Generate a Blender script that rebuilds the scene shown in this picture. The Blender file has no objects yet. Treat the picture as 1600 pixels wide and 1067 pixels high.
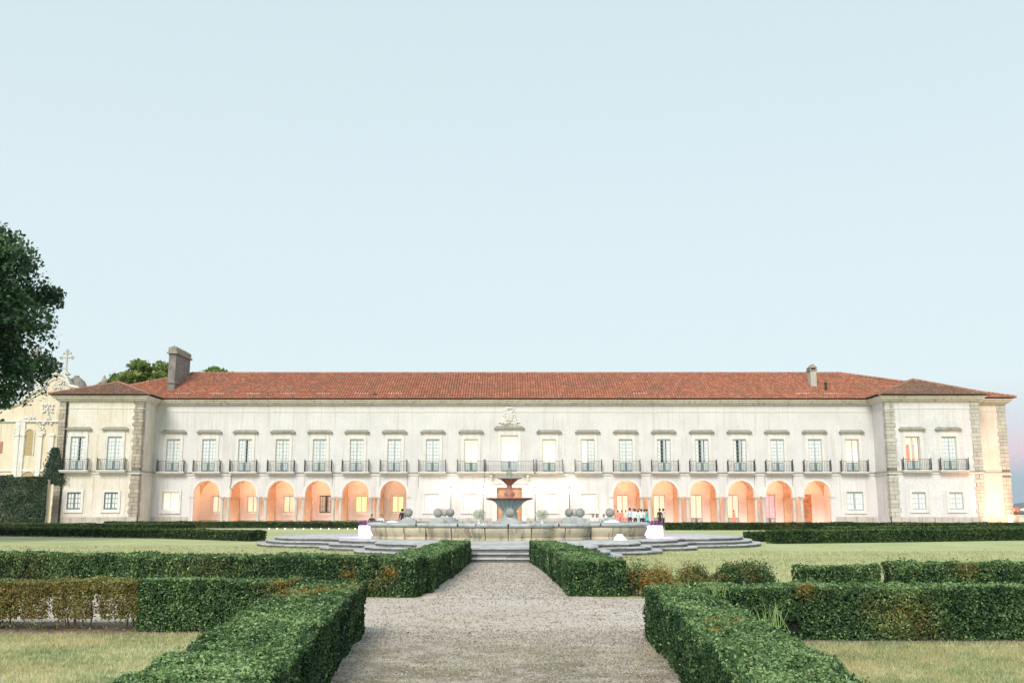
import bpy, bmesh, math, random
import numpy as np
from mathutils import Vector
R = math.radians
random.seed(7)
rng = np.random.default_rng(7)
scene = bpy.context.scene
C = scene.collection

# ------------------------------------------------------------------ camera, sky, sun, exposure
EYE = 1.6
PITCH = R(9.63)
FPX = 1556.0                      # 35 mm lens on a 36 mm frame, in pixels of a 1600 px wide picture
cd = bpy.data.cameras.new('camera'); cam = bpy.data.objects.new('camera', cd); C.objects.link(cam)
cd.lens = 35.0; cd.sensor_width = 36; cd.clip_start = 0.05; cd.clip_end = 40000
cam.location = (0, 0, EYE); cam.rotation_euler = (math.pi/2 + PITCH, 0, 0)
scene.camera = cam

SUN_EL, SUN_AZ = R(38), R(197)    # sun behind the camera on its left
world = bpy.data.worlds.new('World'); scene.world = world; world.use_nodes = True
nt = world.node_tree; nt.nodes.clear()
out = nt.nodes.new('ShaderNodeOutputWorld'); bg = nt.nodes.new('ShaderNodeBackground')
sky = nt.nodes.new('ShaderNodeTexSky'); sky.sky_type = 'NISHITA'; sky.sun_disc = False
sky.sun_elevation = SUN_EL; sky.sun_rotation = SUN_AZ; sky.air_density = 1.0; sky.dust_density = 1.5; sky.ozone_density = 1.0
tc = nt.nodes.new('ShaderNodeTexCoord'); sx = nt.nodes.new('ShaderNodeSeparateXYZ')
nt.links.new(tc.outputs['Generated'], sx.inputs[0])
ramp = nt.nodes.new('ShaderNodeValToRGB'); nt.links.new(sx.outputs['Z'], ramp.inputs[0])
# dusk air by height above the horizon: slate band, pink belt, then pale blue (values are radiance / 0.1)
stops = [(0.0, (2.6, 3.9, 5.0)), (0.028, (3.3, 4.6, 5.7)), (0.050, (7.4, 5.6, 6.6)), (0.080, (6.6, 6.8, 7.6)),
         (0.12, (7.1, 8.3, 8.7)), (0.30, (6.8, 8.1, 8.6)), (0.5, (6.2, 7.7, 8.25)), (1.0, (5.9, 7.0, 7.6))]
SKYMAX = 10.0; stops = [(p, (c[0]*.815, c[1]*.80, c[2]*.775)) for p, c in stops]
cr = ramp.color_ramp
while len(cr.elements) < len(stops): cr.elements.new(0.5)
for e, (p, c) in zip(cr.elements, stops):
    e.position = p; e.color = (c[0]/SKYMAX, c[1]/SKYMAX, c[2]/SKYMAX, 1)
mul = nt.nodes.new('ShaderNodeVectorMath'); mul.operation = 'SCALE'; mul.inputs['Scale'].default_value = SKYMAX
nt.links.new(ramp.outputs[0], mul.inputs[0])
mx = nt.nodes.new('ShaderNodeMix'); mx.data_type = 'RGBA'; mx.inputs['Factor'].default_value = 0.88
nt.links.new(sky.outputs[0], mx.inputs['A']); nt.links.new(mul.outputs[0], mx.inputs['B'])
nt.links.new(mx.outputs['Result'], bg.inputs['Color']); bg.inputs['Strength'].default_value = 0.1
nt.links.new(bg.outputs[0], out.inputs[0])

sd = bpy.data.lights.new('sun', 'SUN'); sun = bpy.data.objects.new('sun', sd); C.objects.link(sun)
sd.energy = 2.35; sd.angle = R(26); sd.color = (1.0, 0.93, 0.83)
sv = Vector((math.sin(SUN_AZ)*math.cos(SUN_EL), math.cos(SUN_AZ)*math.cos(SUN_EL), math.sin(SUN_EL)))
sun.rotation_euler = sv.to_track_quat('Z', 'Y').to_euler(); sun.location = (-40, -60, 60)
vs = scene.view_settings
vs.view_transform = 'Standard'; vs.look = 'None'; vs.exposure = 0.52; vs.gamma = 1; vs.use_curve_mapping = False

# ------------------------------------------------------------------ helpers
def at(px, py, Y):
    """the point at distance Y seen at a pixel of the photograph -> (X, Z)"""
    u = (px-800)/FPX; v = (533.5-py)/FPX
    dy = math.cos(PITCH)-v*math.sin(PITCH); dz = math.sin(PITCH)+v*math.cos(PITCH)
    return (u*Y/dy, EYE+dz*Y/dy)
def gr(px, py, z=0.0):
    """the point of the level z seen at a pixel -> (X, Y)"""
    u = (px-800)/FPX; v = (533.5-py)/FPX
    dy = math.cos(PITCH)-v*math.sin(PITCH); dz = math.sin(PITCH)+v*math.cos(PITCH)
    t = (z-EYE)/dz
    return (u*t, dy*t)
WO = {}                           # world origin of every object, by name
def tag(o, label=None, cat=None, group=None, kind=None):
    if label: o['label'] = label
    if cat: o['category'] = cat
    if group: o['group'] = group
    if kind: o['kind'] = kind
    return o
def empty(name, loc, label=None, cat=None, group=None, parent=None):
    o = bpy.data.objects.new(name, None); C.objects.link(o)
    o.empty_display_size = 0.3
    if parent is not None:
        o.parent = parent; o.location = Vector(loc)-WO[parent.name]
    else: o.location = loc
    WO[o.name] = Vector(loc)
    return tag(o, label, cat, group)
def link_mesh(name, me, m, parent=None, origin=None, kind=None):
    for k in (m if isinstance(m, (list, tuple)) else [m]): me.materials.append(k)
    o = bpy.data.objects.new(name, me); C.objects.link(o)
    org = Vector(origin) if origin is not None else (WO[parent.name] if parent is not None else Vector((0, 0, 0)))
    if parent is not None:
        o.parent = parent; o.location = org-WO[parent.name]
    else: o.location = org
    WO[o.name] = org.copy()
    if kind: o['kind'] = kind
    return o
def copy_tree(o, parent, origin):
    c = o.copy(); C.objects.link(c)
    c.parent = parent
    c.location = (Vector(origin)-WO[parent.name]) if parent is not None else Vector(origin)
    WO[c.name] = Vector(origin)
    for ch in list(o.children):
        copy_tree(ch, c, Vector(origin)+(WO[ch.name]-WO[o.name]))
    return c
class MB:
    def __init__(s): s.v = []; s.f = []; s.mi = []; s.m = 0
    def add(s, vs, fs):
        b = len(s.v); s.v += [tuple(p) for p in vs]
        for f in fs: s.f.append([b+i for i in f]); s.mi.append(s.m)
    def box(s, x0, x1, y0, y1, z0, z1):
        s.add([(x0,y0,z0),(x1,y0,z0),(x1,y1,z0),(x0,y1,z0),(x0,y0,z1),(x1,y0,z1),(x1,y1,z1),(x0,y1,z1)],
              [(0,3,2,1),(4,5,6,7),(0,1,5,4),(1,2,6,5),(2,3,7,6),(3,0,4,7)])
    def bar(s, a, b, r, n=6, r2=None):
        a = Vector(a); b = Vector(b); d = (b-a).normalized()
        q = d.to_track_quat('Z', 'Y'); r2 = r if r2 is None else r2
        ra = [a+q@Vector((math.cos(2*math.pi*i/n)*r, math.sin(2*math.pi*i/n)*r, 0)) for i in range(n)]
        rb = [b+q@Vector((math.cos(2*math.pi*i/n)*r2, math.sin(2*math.pi*i/n)*r2, 0)) for i in range(n)]
        s.add(ra+rb, [(i, (i+1)%n, n+(i+1)%n, n+i) for i in range(n)]+[tuple(range(n))[::-1], tuple(range(n, 2*n))])
    def tube(s, pts, rr, n=6):
        for i in range(len(pts)-1):
            s.bar(pts[i], pts[i+1], rr[i] if isinstance(rr, (list, tuple)) else rr, n, rr[i+1] if isinstance(rr, (list, tuple)) else rr)
    def lathe(s, c, prof, n=20, flute=0, fdepth=0.0):
        vs = []; k = len(prof)
        for i in range(n):
            a = 2*math.pi*i/n
            for (r, z) in prof:
                rr = r*(1-fdepth*(0.5+0.5*math.cos(a*flute))) if flute else r
                vs.append((c[0]+rr*math.cos(a), c[1]+rr*math.sin(a), c[2]+z))
        fs = []
        for i in range(n):
            j = (i+1) % n
            for t in range(k-1): fs.append((i*k+t, j*k+t, j*k+t+1, i*k+t+1))
        fs.append(tuple(i*k for i in range(n))[::-1]); fs.append(tuple(i*k+k-1 for i in range(n)))
        s.add(vs, fs)
    def prism(s, poly, z0, z1):
        n = len(poly)
        s.add([(x, y, z0) for x, y in poly]+[(x, y, z1) for x, y in poly],
              [(i, (i+1)%n, n+(i+1)%n, n+i) for i in range(n)]+[tuple(range(n))[::-1], tuple(range(n, 2*n))])
    def slab(s, poly, y0, y1):
        """outline in x,z, thick in y"""
        n = len(poly)
        s.add([(x, y0, z) for x, z in poly]+[(x, y1, z) for x, z in poly],
              [(i, (i+1)%n, n+(i+1)%n, n+i)[::-1] for i in range(n)]+[tuple(range(n)), tuple(range(n, 2*n))[::-1]])
    def ball(s, c, r, n=14, m=8, sz=1.0):
        s.lathe(c, [(max(r*math.sin(math.pi*t/m), 0.001), -r*sz*math.cos(math.pi*t/m)) for t in range(m+1)], n)
    def build(s, name, m, parent=None, origin=None, kind=None, smooth=False, bevel=0):
        org = Vector(origin) if origin is not None else (WO[parent.name] if parent is not None else Vector((0, 0, 0)))
        me = bpy.data.meshes.new(name)
        me.from_pydata([tuple(Vector(p)-org) for p in s.v], [], s.f)
        if any(s.mi): me.polygons.foreach_set('material_index', s.mi)
        if smooth: me.polygons.foreach_set('use_smooth', [True]*len(s.f))
        bm = bmesh.new(); bm.from_mesh(me); bmesh.ops.recalc_face_normals(bm, faces=bm.faces)
        if bevel:
            bmesh.ops.bevel(bm, geom=[e for e in bm.edges], offset=bevel, segments=1, affect='EDGES')
        bm.to_mesh(me); bm.free()
        return link_mesh(name, me, m, parent, origin, kind)

def nz(P, s, seed=0):
    """cheap smooth noise, about -1..1"""
    P = np.asarray(P, float)*s; r = np.random.default_rng(seed); o = np.zeros(len(P))
    for k in range(5):
        d = r.normal(size=P.shape[1]); d2 = r.normal(size=P.shape[1]); ph = r.uniform(0, 6.28, 2)
        o += np.sin(P@d+ph[0])*np.sin(P@d2*1.3+ph[1])
    return o/2.5

# ------------------------------------------------------------------ materials
def new_mat(name):
    m = bpy.data.materials.new(name); m.use_nodes = True
    nt = m.node_tree; b = nt.nodes['Principled BSDF']
    return m, nt, b
def N(nt, t, **kw):
    n = nt.nodes.new(t)
    for k, v in kw.items(): setattr(n, k, v)
    return n
def noise(nt, vec, scale, detail=4, rough=.55):
    n = N(nt, 'ShaderNodeTexNoise'); n.inputs['Scale'].default_value = scale; n.inputs['Detail'].default_value = detail
    n.inputs['Roughness'].default_value = rough
    if vec is not None: nt.links.new(vec, n.inputs['Vector'])
    return n.outputs['Fac']
def rmp(nt, fac, stops):
    r = N(nt, 'ShaderNodeValToRGB'); cr = r.color_ramp
    while len(cr.elements) < len(stops): cr.elements.new(.5)
    for e, (p, c) in zip(cr.elements, stops):
        e.position = p; e.color = (c, c, c, 1) if isinstance(c, (int, float)) else (*c, 1)
    nt.links.new(fac, r.inputs[0]); return r.outputs[0]
def mix(nt, fac, a, b, blend='MIX'):
    m = N(nt, 'ShaderNodeMix', data_type='RGBA', blend_type=blend)
    if isinstance(fac, (int, float)): m.inputs['Factor'].default_value = fac
    else: nt.links.new(fac, m.inputs['Factor'])
    for k, v in (('A', a), ('B', b)):
        if isinstance(v, (tuple, list)): m.inputs[k].default_value = (*v, 1)
        else: nt.links.new(v, m.inputs[k])
    return m.outputs['Result']
def bump(nt, b, h, strength, dist):
    n = N(nt, 'ShaderNodeBump'); n.inputs['Strength'].default_value = strength; n.inputs['Distance'].default_value = dist
    nt.links.new(h, n.inputs['Height']); nt.links.new(n.outputs[0], b.inputs['Normal'])
def objvec(nt, scale=(1, 1, 1)):
    t = N(nt, 'ShaderNodeTexCoord'); mp = N(nt, 'ShaderNodeMapping'); mp.inputs['Scale'].default_value = scale
    nt.links.new(t.outputs['Object'], mp.inputs[0]); return mp.outputs[0]
def wvec(nt, scale=(1, 1, 1)):
    t = N(nt, 'ShaderNodeNewGeometry'); mp = N(nt, 'ShaderNodeMapping'); mp.inputs['Scale'].default_value = scale
    nt.links.new(t.outputs['Position'], mp.inputs[0]); return mp.outputs[0]
def stone(name, c1, c2, dirt=(.12, .12, .10), amount=.5, scale=1.5, fine=12, rough=.85, bd=.02, streak=True, per_object=.0):
    m, nt, b = new_mat(name)
    v = wvec(nt); base = mix(nt, rmp(nt, noise(nt, v, scale, 6), [(.3, 0), (.7, 1)]), c1, c2)
    fn = noise(nt, v, fine, 6, .7)
    base = mix(nt, .35, base, mix(nt, rmp(nt, fn, [(.3, 0), (.7, 1)]), tuple(x*.75 for x in c1), tuple(min(1, x*1.15) for x in c2)))
    vs_ = wvec(nt, (2.2, 2.2, .28)) if streak else wvec(nt, (1.7, 1.7, 1.7))
    st = rmp(nt, noise(nt, vs_, 1.6, 8, .65), [(.5, 0), (.72, amount)])
    base = mix(nt, st, base, dirt)
    if per_object:
        oi = N(nt, 'ShaderNodeObjectInfo')
        base = mix(nt, rmp(nt, oi.outputs['Random'], [(0, 0), (1, per_object)]), base, tuple(x*.45 for x in c1))
    nt.links.new(base, b.inputs['Base Color']); b.inputs['Roughness'].default_value = rough
    bump(nt, b, fn, .5, bd)
    return m
def plain(name, c, rough=.6, metallic=0, var=.15, scale=8, bd=.004):
    m, nt, b = new_mat(name)
    v = wvec(nt); n = noise(nt, v, scale, 5)
    base = mix(nt, rmp(nt, n, [(.3, 0), (.7, 1)]), tuple(x*(1-var) for x in c), tuple(min(1, x*(1+var)) for x in c))
    nt.links.new(base, b.inputs['Base Color']); b.inputs['Roughness'].default_value = rough; b.inputs['Metallic'].default_value = metallic
    bump(nt, b, n, .3, bd)
    return m
def emit(name, c, s, base=(.8, .8, .8), vary=0, scale=2.0):
    m, nt, b = new_mat(name)
    b.inputs['Base Color'].default_value = (*base, 1); b.inputs['Emission Strength'].default_value = s
    if vary:
        e = mix(nt, rmp(nt, noise(nt, wvec(nt, (1, 1, .45)), scale, 3), [(.35, 0), (.65, 1)]), tuple(x*(1-vary) for x in c), c)
        nt.links.new(e, b.inputs['Emission Color'])
    else: b.inputs['Emission Color'].default_value = (*c, 1)
    return m
def leaf_mat(name, dark, mid, light, dry=(.36, .20, .05), trans=.25):
    m, nt, b = new_mat(name)
    a = N(nt, 'ShaderNodeAttribute', attribute_name='tint'); d = N(nt, 'ShaderNodeAttribute', attribute_name='dry')
    col = rmp(nt, a.outputs['Fac'], [(0, dark), (.5, mid), (1, light)])
    col = mix(nt, d.outputs['Fac'], col, dry)
    nt.links.new(col, b.inputs['Base Color']); b.inputs['Roughness'].default_value = .48; b.inputs['Specular IOR Level'].default_value = .35
    t = N(nt, 'ShaderNodeBsdfTranslucent'); nt.links.new(col, t.inputs[0])
    ms = N(nt, 'ShaderNodeMixShader'); ms.inputs[0].default_value = trans
    nt.links.new(b.outputs[0], ms.inputs[1]); nt.links.new(t.outputs[0], ms.inputs[2])
    nt.links.new(ms.outputs[0], nt.nodes['Material Output'].inputs[0])
    return m
M = {}
def plaster(name, c, tone, dirt, grime=.35):
    """old lime wash: soft blotches, fine roughness, vertical rain streaks, flaking patches"""
    m, nt, b = new_mat(name); v = wvec(nt)
    base = mix(nt, rmp(nt, noise(nt, v, .45, 5), [(.35, 0), (.65, 1)]), c, tone)
    fine = noise(nt, v, 7, 9, .75)
    base = mix(nt, rmp(nt, fine, [(.40, .55), (.60, 0)]), base, tuple(x*.76 for x in tone))
    brick = N(nt, 'ShaderNodeTexBrick'); brick.inputs['Scale'].default_value = 1.0
    st = rmp(nt, noise(nt, wvec(nt, (3.2, 3.2, .16)), 1.3, 7, .6), [(.51, 0), (.74, grime)])
    base = mix(nt, st, base, dirt)
    pk = rmp(nt, noise(nt, v, 1.1, 8, .7), [(.66, 0), (.70, .55)])
    base = mix(nt, pk, base, (.50, .43, .32))
    nt.links.new(base, b.inputs['Base Color']); b.inputs['Roughness'].default_value = .9
    nt.nodes.remove(brick)
    bump(nt, b, fine, .6, .03)
    return m
M['plaster'] = plaster('white_lime_plaster', (.755, .742, .75), (.655, .645, .652), (.42, .37, .31), .45)
M['plaster_cream'] = plaster('cream_sun_tinted_plaster', (.80, .73, .59), (.71, .62, .47), (.35, .28, .18), .5)  # cream wall colour; on the church it also carries painted low-sun warmth
M['plaster_pav'] = plaster('pale_cream_lime_plaster', (.78, .76, .71), (.70, .64, .54), (.40, .32, .22), .6)
M['plaster_in'] = plaster('gallery_plaster', (.84, .80, .76), (.78, .73, .69), (.5, .4, .33), .2)
M['plaster_warm'] = plaster('weathered_plaster', (.80, .72, .64), (.70, .60, .50), (.40, .30, .22), .4)
M['trim'] = stone('pale_limestone_trim', (.77, .75, .72), (.67, .64, .61), (.30, .28, .22), .35, 2.0, 10, bd=.01)
M['cornice'] = stone('cornice_stone', (.76, .72, .66), (.62, .56, .47), (.22, .18, .14), .7, .5, 6, bd=.02)
M['vault'] = plaster('ochre_vault_stone', (.66, .50, .36), (.58, .42, .29), (.40, .28, .2), .4)
M['quoin'] = stone('quoin_stone', (.60, .52, .41), (.34, .31, .27), (.11, .10, .09), .8, 1.3, 9, bd=.03, per_object=.6)
M['quoin_pale'] = stone('pale_quoin_stone', (.64, .61, .55), (.44, .42, .37), (.20, .18, .15), .5, 1.3, 9, bd=.03, per_object=.45)
M['plinth'] = stone('plinth_stone', (.58, .54, .47), (.42, .39, .34), (.16, .15, .13), .7, 1.0, 7, bd=.03)
M['column'] = stone('column_stone', (.62, .60, .54), (.50, .48, .42), (.14, .15, .13), .6, 1.5, 12, bd=.01)
M['hood'] = stone('hood_stone', (.40, .38, .33), (.24, .23, .20), (.07, .07, .06), .7, 1.6, 9, bd=.02)
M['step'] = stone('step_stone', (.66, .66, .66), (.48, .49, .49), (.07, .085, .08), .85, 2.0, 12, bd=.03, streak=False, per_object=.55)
M['riser'] = stone('dark_step_face', (.22, .23, .23), (.10, .11, .11), (.03, .04, .04), .8, 3.0, 12, bd=.03, per_object=.5)  # step faces coloured darker than the treads
M['basin'] = stone('basin_stone', (.66, .58, .42), (.48, .43, .33), (.05, .06, .06), .95, 2.2, 9, bd=.03, per_object=.5)
M['rim'] = stone('rim_stone', (.58, .60, .60), (.38, .41, .41), (.09, .10, .10), .7, 2.2, 10, bd=.02, streak=False, per_object=.3)
M['ball'] = stone('grey_stone', (.40, .40, .36), (.24, .25, .23), (.06, .07, .06), .6, 4, 18, bd=.008, streak=False)
M['ball_pale'] = stone('pale_stone', (.55, .47, .41), (.42, .36, .31), (.2, .18, .15), .4, 4, 18, bd=.008, streak=False)
M['bowl_red'] = stone('red_warm_light_stone', (.52, .25, .20), (.38, .17, .13), (.09, .05, .04), .6, 5, 20, bd=.006)  # the upper bowl's red paints warm light into the stone colour
M['bowl_blue'] = stone('blue_grey_fluted_stone', (.76, .84, .85), (.56, .66, .68), (.12, .17, .19), .4, 5, 20, bd=.006)
M['iron'] = plain('dark_iron', (.035, .045, .045), .5, .6)
M['wood_dark'] = plain('old_painted_wood', (.16, .20, .20), .6)
M['wood_light'] = plain('grey_painted_wood', (.50, .56, .56), .6)
M['door'] = plain('orange_brown_door_wood', (.50, .27, .15), .55, 0, .3, 5)
M['blank'] = plain('white_shutter_board', (.74, .75, .78), .7, 0, .04)
M['curtain'] = plain('white_net_curtain', (.88, .89, .88), .9, 0, .08, 3)
M['curtain_red'] = emit('red_lit_curtain', (1.0, .22, .08), .9, (.6, .15, .08), .35, 3)
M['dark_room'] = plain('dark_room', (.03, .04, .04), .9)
M['lit'] = emit('lit_room_white', (1.0, .74, .48), .95, vary=.25)
M['lit_warm'] = emit('lit_room_amber', (1.0, .58, .22), 1.5, vary=.3)
M['lit_soft'] = emit('lit_room_soft', (1.0, .66, .42), 1.0, vary=.35)
M['lit_pink'] = emit('lit_room_pink', (1.0, .30, .36), 1.1, vary=.3)
M['lamp'] = emit('lamp_glass', (1.0, .83, .58), 34)
M['cube'] = emit('lilac_light_panel', (1.0, .66, 1.0), 1.5)
M['fairy'] = emit('small_white_lamp', (1.0, .95, .85), 2.5)
M['city'] = emit('far_town_lamp', (1.0, .75, .45), 3.0)
def glass(name):
    m, nt, b = new_mat(name)
    g = N(nt, 'ShaderNodeBsdfGlossy'); g.inputs['Roughness'].default_value = .04; g.inputs['Color'].default_value = (.9, .95, .97, 1)
    t = N(nt, 'ShaderNodeBsdfTransparent'); t.inputs[0].default_value = (.97, .98, .98, 1)
    ms = N(nt, 'ShaderNodeMixShader'); lw = N(nt, 'ShaderNodeLayerWeight'); pw = N(nt, 'ShaderNodeMath', operation='POWER'); pw.inputs[1].default_value = 4; nt.links.new(lw.outputs['Facing'], pw.inputs[0])
    ma = N(nt, 'ShaderNodeMath', operation='MULTIPLY_ADD'); ma.inputs[1].default_value = .8; ma.inputs[2].default_value = .08; nt.links.new(pw.outputs[0], ma.inputs[0])
    nt.links.new(ma.outputs[0], ms.inputs[0]); nt.links.new(t.outputs[0], ms.inputs[1]); nt.links.new(g.outputs[0], ms.inputs[2])
    nt.links.new(ms.outputs[0], nt.nodes['Material Output'].inputs[0]); return m
M['glass'] = glass('window_glass')
# roof tiles: colour per tile plus lichen
def tile_mat(name, a_, b_, lich, amount):
    m, nt, b = new_mat(name)
    t = N(nt, 'ShaderNodeAttribute', attribute_name='tint')
    col = rmp(nt, t.outputs['Fac'], [(0, tuple(x*.55 for x in a_)), (.35, a_), (.8, b_), (1, (.50, .26, .17))])
    l = rmp(nt, noise(nt, wvec(nt), .55, 9, .75), [(.46, 0), (.66, amount)])
    col = mix(nt, l, col, lich)
    col = mix(nt, rmp(nt, noise(nt, wvec(nt), 2.6, 6, .7), [(.56, 0), (.66, .6)]), col, tuple(x*.8 for x in lich))
    nt.links.new(col, b.inputs['Base Color']); b.inputs['Roughness'].default_value = .85
    bump(nt, b, noise(nt, wvec(nt), 14, 4), .4, .01)
    return m
M['tile'] = tile_mat('clay_roof_tile', (.45, .16, .09), (.63, .28, .175), (.18, .14, .10), .55)
M['tile_old'] = tile_mat('old_mossy_roof_tile', (.27, .14, .09), (.44, .25, .17), (.12, .11, .085), .7)
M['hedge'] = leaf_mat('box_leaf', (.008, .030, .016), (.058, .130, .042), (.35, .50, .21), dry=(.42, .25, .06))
M['hedge_far'] = leaf_mat('dark_box_leaf', (.010, .030, .012), (.042, .088, .026), (.19, .28, .08))
M['core'] = plain('hedge_inner_shade', (.010, .016, .008), .95)  # near-black block: paints the hedge's inner shade and stops light
M['twig'] = plain('grey_brown_twig', (.24, .19, .14), .9)
M['tree_leaf'] = leaf_mat('dark_tree_leaf', (.010, .032, .020), (.045, .105, .052), (.19, .30, .12), trans=.45)
M['tree_leaf2'] = leaf_mat('mid_green_tree_leaf', (.05, .10, .03), (.20, .28, .07), (.46, .52, .18), trans=.5)
M['ivy'] = leaf_mat('ivy_leaf', (.012, .034, .022), (.045, .085, .045), (.22, .28, .17))
M['bark'] = plain('brown_bark', (.10, .075, .055), .95, 0, .4, 3, .05)
M['grass'] = leaf_mat('lawn_blade', (.10, .20, .09), (.36, .42, .21), (.72, .70, .46), (.60, .46, .25), .35)
M['flower'] = leaf_mat('white_flower', (.10, .18, .06), (.50, .55, .38), (.85, .85, .80))
M['pebble'] = leaf_mat('gravel_stone', (.11, .095, .075), (.30, .26, .22), (.56, .52, .47), (.30, .16, .08), 0)
# ------------------------------------------------------------------ ground
def ground_mat(name, cols, scale, fine, bumpd, patch=None):
    m, nt, b = new_mat(name); v = wvec(nt)
    n1 = noise(nt, v, scale, 6, .6); n2 = noise(nt, v, fine, 6, .75)
    base = mix(nt, rmp(nt, n1, [(.35, 0), (.65, 1)]), cols[0], cols[1])
    base = mix(nt, rmp(nt, n2, [(.40, .75), (.60, 0)]), base, cols[2])
    if patch:
        base = mix(nt, rmp(nt, noise(nt, v, .8, 7, .7), [(.50, 0), (.62, .6)]), base, patch)
    nt.links.new(base, b.inputs['Base Color']); b.inputs['Roughness'].default_value = .95
    bump(nt, b, n2, .8, bumpd)
    return m
M['lawn'] = ground_mat('dry_lawn', (.33, .34, .16), (.42, .39, .21), 0, 0, 0) if False else ground_mat('dry_lawn', ((.40, .45, .20), (.60, .59, .33), (.27, .32, .13)), .35, 22, .03)
M['far_land'] = ground_mat('far_fields', ((.07, .10, .05), (.12, .13, .07), (.05, .07, .04)), .01, .2, .1)
M['soil'] = ground_mat('bare_soil', ((.20, .15, .105), (.30, .24, .18), (.11, .08, .055)), 1.5, 25, .02)
M['hill'] = ground_mat('wooded_hill', ((.05, .075, .06), (.08, .10, .07), (.04, .055, .045)), .0012, .02, 2)
def gravel_mat():
    m, nt, b = new_mat('pale_gravel'); v = wvec(nt)
    vo = N(nt, 'ShaderNodeTexVoronoi'); vo.inputs['Scale'].default_value = 38; nt.links.new(v, vo.inputs['Vector'])
    base = mix(nt, rmp(nt, noise(nt, v, .35, 6, .6), [(.35, 0), (.65, 1)]), (.55, .47, .41), (.66, .58, .52))
    base = mix(nt, .35, base, mix(nt, .8, vo.outputs['Color'], (.46, .40, .34)))
    # grass grown through the gravel near the viewer's end of the path
    sp = N(nt, 'ShaderNodeSeparateXYZ'); nt.links.new(wvec(nt), sp.inputs[0])
    mr = N(nt, 'ShaderNodeMapRange'); wn = N(nt, 'ShaderNodeMath', operation='MULTIPLY_ADD'); nt.links.new(noise(nt, v, .9, 6, .7), wn.inputs[0]); wn.inputs[1].default_value = 5.0; nt.links.new(sp.outputs['Y'], wn.inputs[2])
    nt.links.new(wn.outputs[0], mr.inputs[0])
    mr.inputs[1].default_value = 17.0; mr.inputs[2].default_value = 13.5; mr.inputs[3].default_value = 0; mr.inputs[4].default_value = 1
    g = N(nt, 'ShaderNodeMath', operation='MULTIPLY'); nt.links.new(mr.outputs[0], g.inputs[0])
    nt.links.new(rmp(nt, noise(nt, v, 1.3, 8, .75), [(.40, .05), (.56, .95)]), g.inputs[1])
    base = mix(nt, g.outputs[0], base, mix(nt, noise(nt, v, 9, 5), (.10, .11, .065), (.31, .25, .18)))
    base = mix(nt, rmp(nt, noise(nt, v, 2.0, 9, .8), [(.52, 0), (.62, .7)]), base, (.28, .21, .14))
    nt.links.new(base, b.inputs['Base Color']); b.inputs['Roughness'].default_value = .95
    bump(nt, b, vo.outputs['Distance'], .8, .015)
    return m
M['gravel'] = gravel_mat()
def sheet(name, poly, z, m, sub=0):
    mb = MB(); mb.add([(x, y, z) for x, y in poly], [tuple(range(len(poly)))])
    return mb.build(name, m, kind='structure')
mb = MB(); mb.add([(-16000, -2000, -.35), (16000, -2000, -.35), (16000, 16000, -.35), (-16000, 16000, -.35)], [(0, 1, 2, 3)])
mb.build('ground', M['far_land'], kind='structure')
sheet('lawn', [(-110, -30), (110, -30), (110, 175), (-110, 175)], 0, M['lawn'])
# main path (edges wander a little), cross path and the forecourt of the palace
L = [(-1.95, -12), (-1.85, 5), (-2.0, 9), (-2.15, 13)]; Rr = [(1.75, -12), (1.75, 5), (1.8, 9), (1.95, 13)]
def wob(pts, amp=.06):
    o = []
    for i in range(len(pts)-1):
        a, b = pts[i], pts[i+1]; n = max(1, int(math.dist(a, b)/.5))
        for k in range(n):
            t = k/n; o.append((a[0]+(b[0]-a[0])*t+random.uniform(-amp, amp), a[1]+(b[1]-a[1])*t+random.uniform(-amp, amp)*.5))
    return o+[pts[-1]]
sheet('gravel_path', wob([(-2.0, -12), (-1.9, 5), (-2.0, 9), (-2.2, 13.1)])+wob([(-2.3, 13.2), (-30, 13.8), (-60, 13.9)])+wob([(-60, 20), (-30, 19.6), (-1.7, 18.9)])
      +wob([(-1.65, 19.0), (-1.6, 24), (-1.35, 32.4)])+wob([(.7, 32.4), (1.25, 20), (1.6, 18.9)])+wob([(2.4, 18.9), (30, 18.4), (60, 18.0)])
      +wob([(60, 13.0), (30, 12.9), (2.1, 13.1)])+wob([(2.0, 13.0), (1.85, 9), (1.8, 5), (1.8, -12)]), .004, M['gravel'])
sheet('forecourt', [(-60, 92), (60, 92), (60, 104.0), (-60, 104.0)], .006, M['gravel'])

# distant hills with a town's lamps at their foot
hx = np.linspace(-9000, 11000, 110)
mb = MB(); vs_ = []
for x in hx:
    h = 95+60*math.sin(x*.0011+1.0)+35*math.sin(x*.0031)+18*math.sin(x*.0083+2)+12*math.sin(x*.021)
    h = max(30, h*(1.0 if x > -2500 else .7))
    vs_ += [(x, 6600, -1), (x, 7400, h*.55), (x, 8200, h), (x, 9800, -1)]
fs = []
for i in range(len(hx)-1):
    for k in range(3): fs.append((i*4+k, (i+1)*4+k, (i+1)*4+k+1, i*4+k+1))
mb.add(vs_, fs); mb.build('hills', M['hill'], kind='structure', smooth=True)
mb = MB()
for i in range(160):
    y = random.uniform(4200, 6500); x = y*random.uniform(.485, .56); z = random.uniform(2, 9)
    mb.box(x-3, x+3, y-3, y+3, z, z+4)
mb.build('town_lights', M['city'], kind='stuff')

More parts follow.
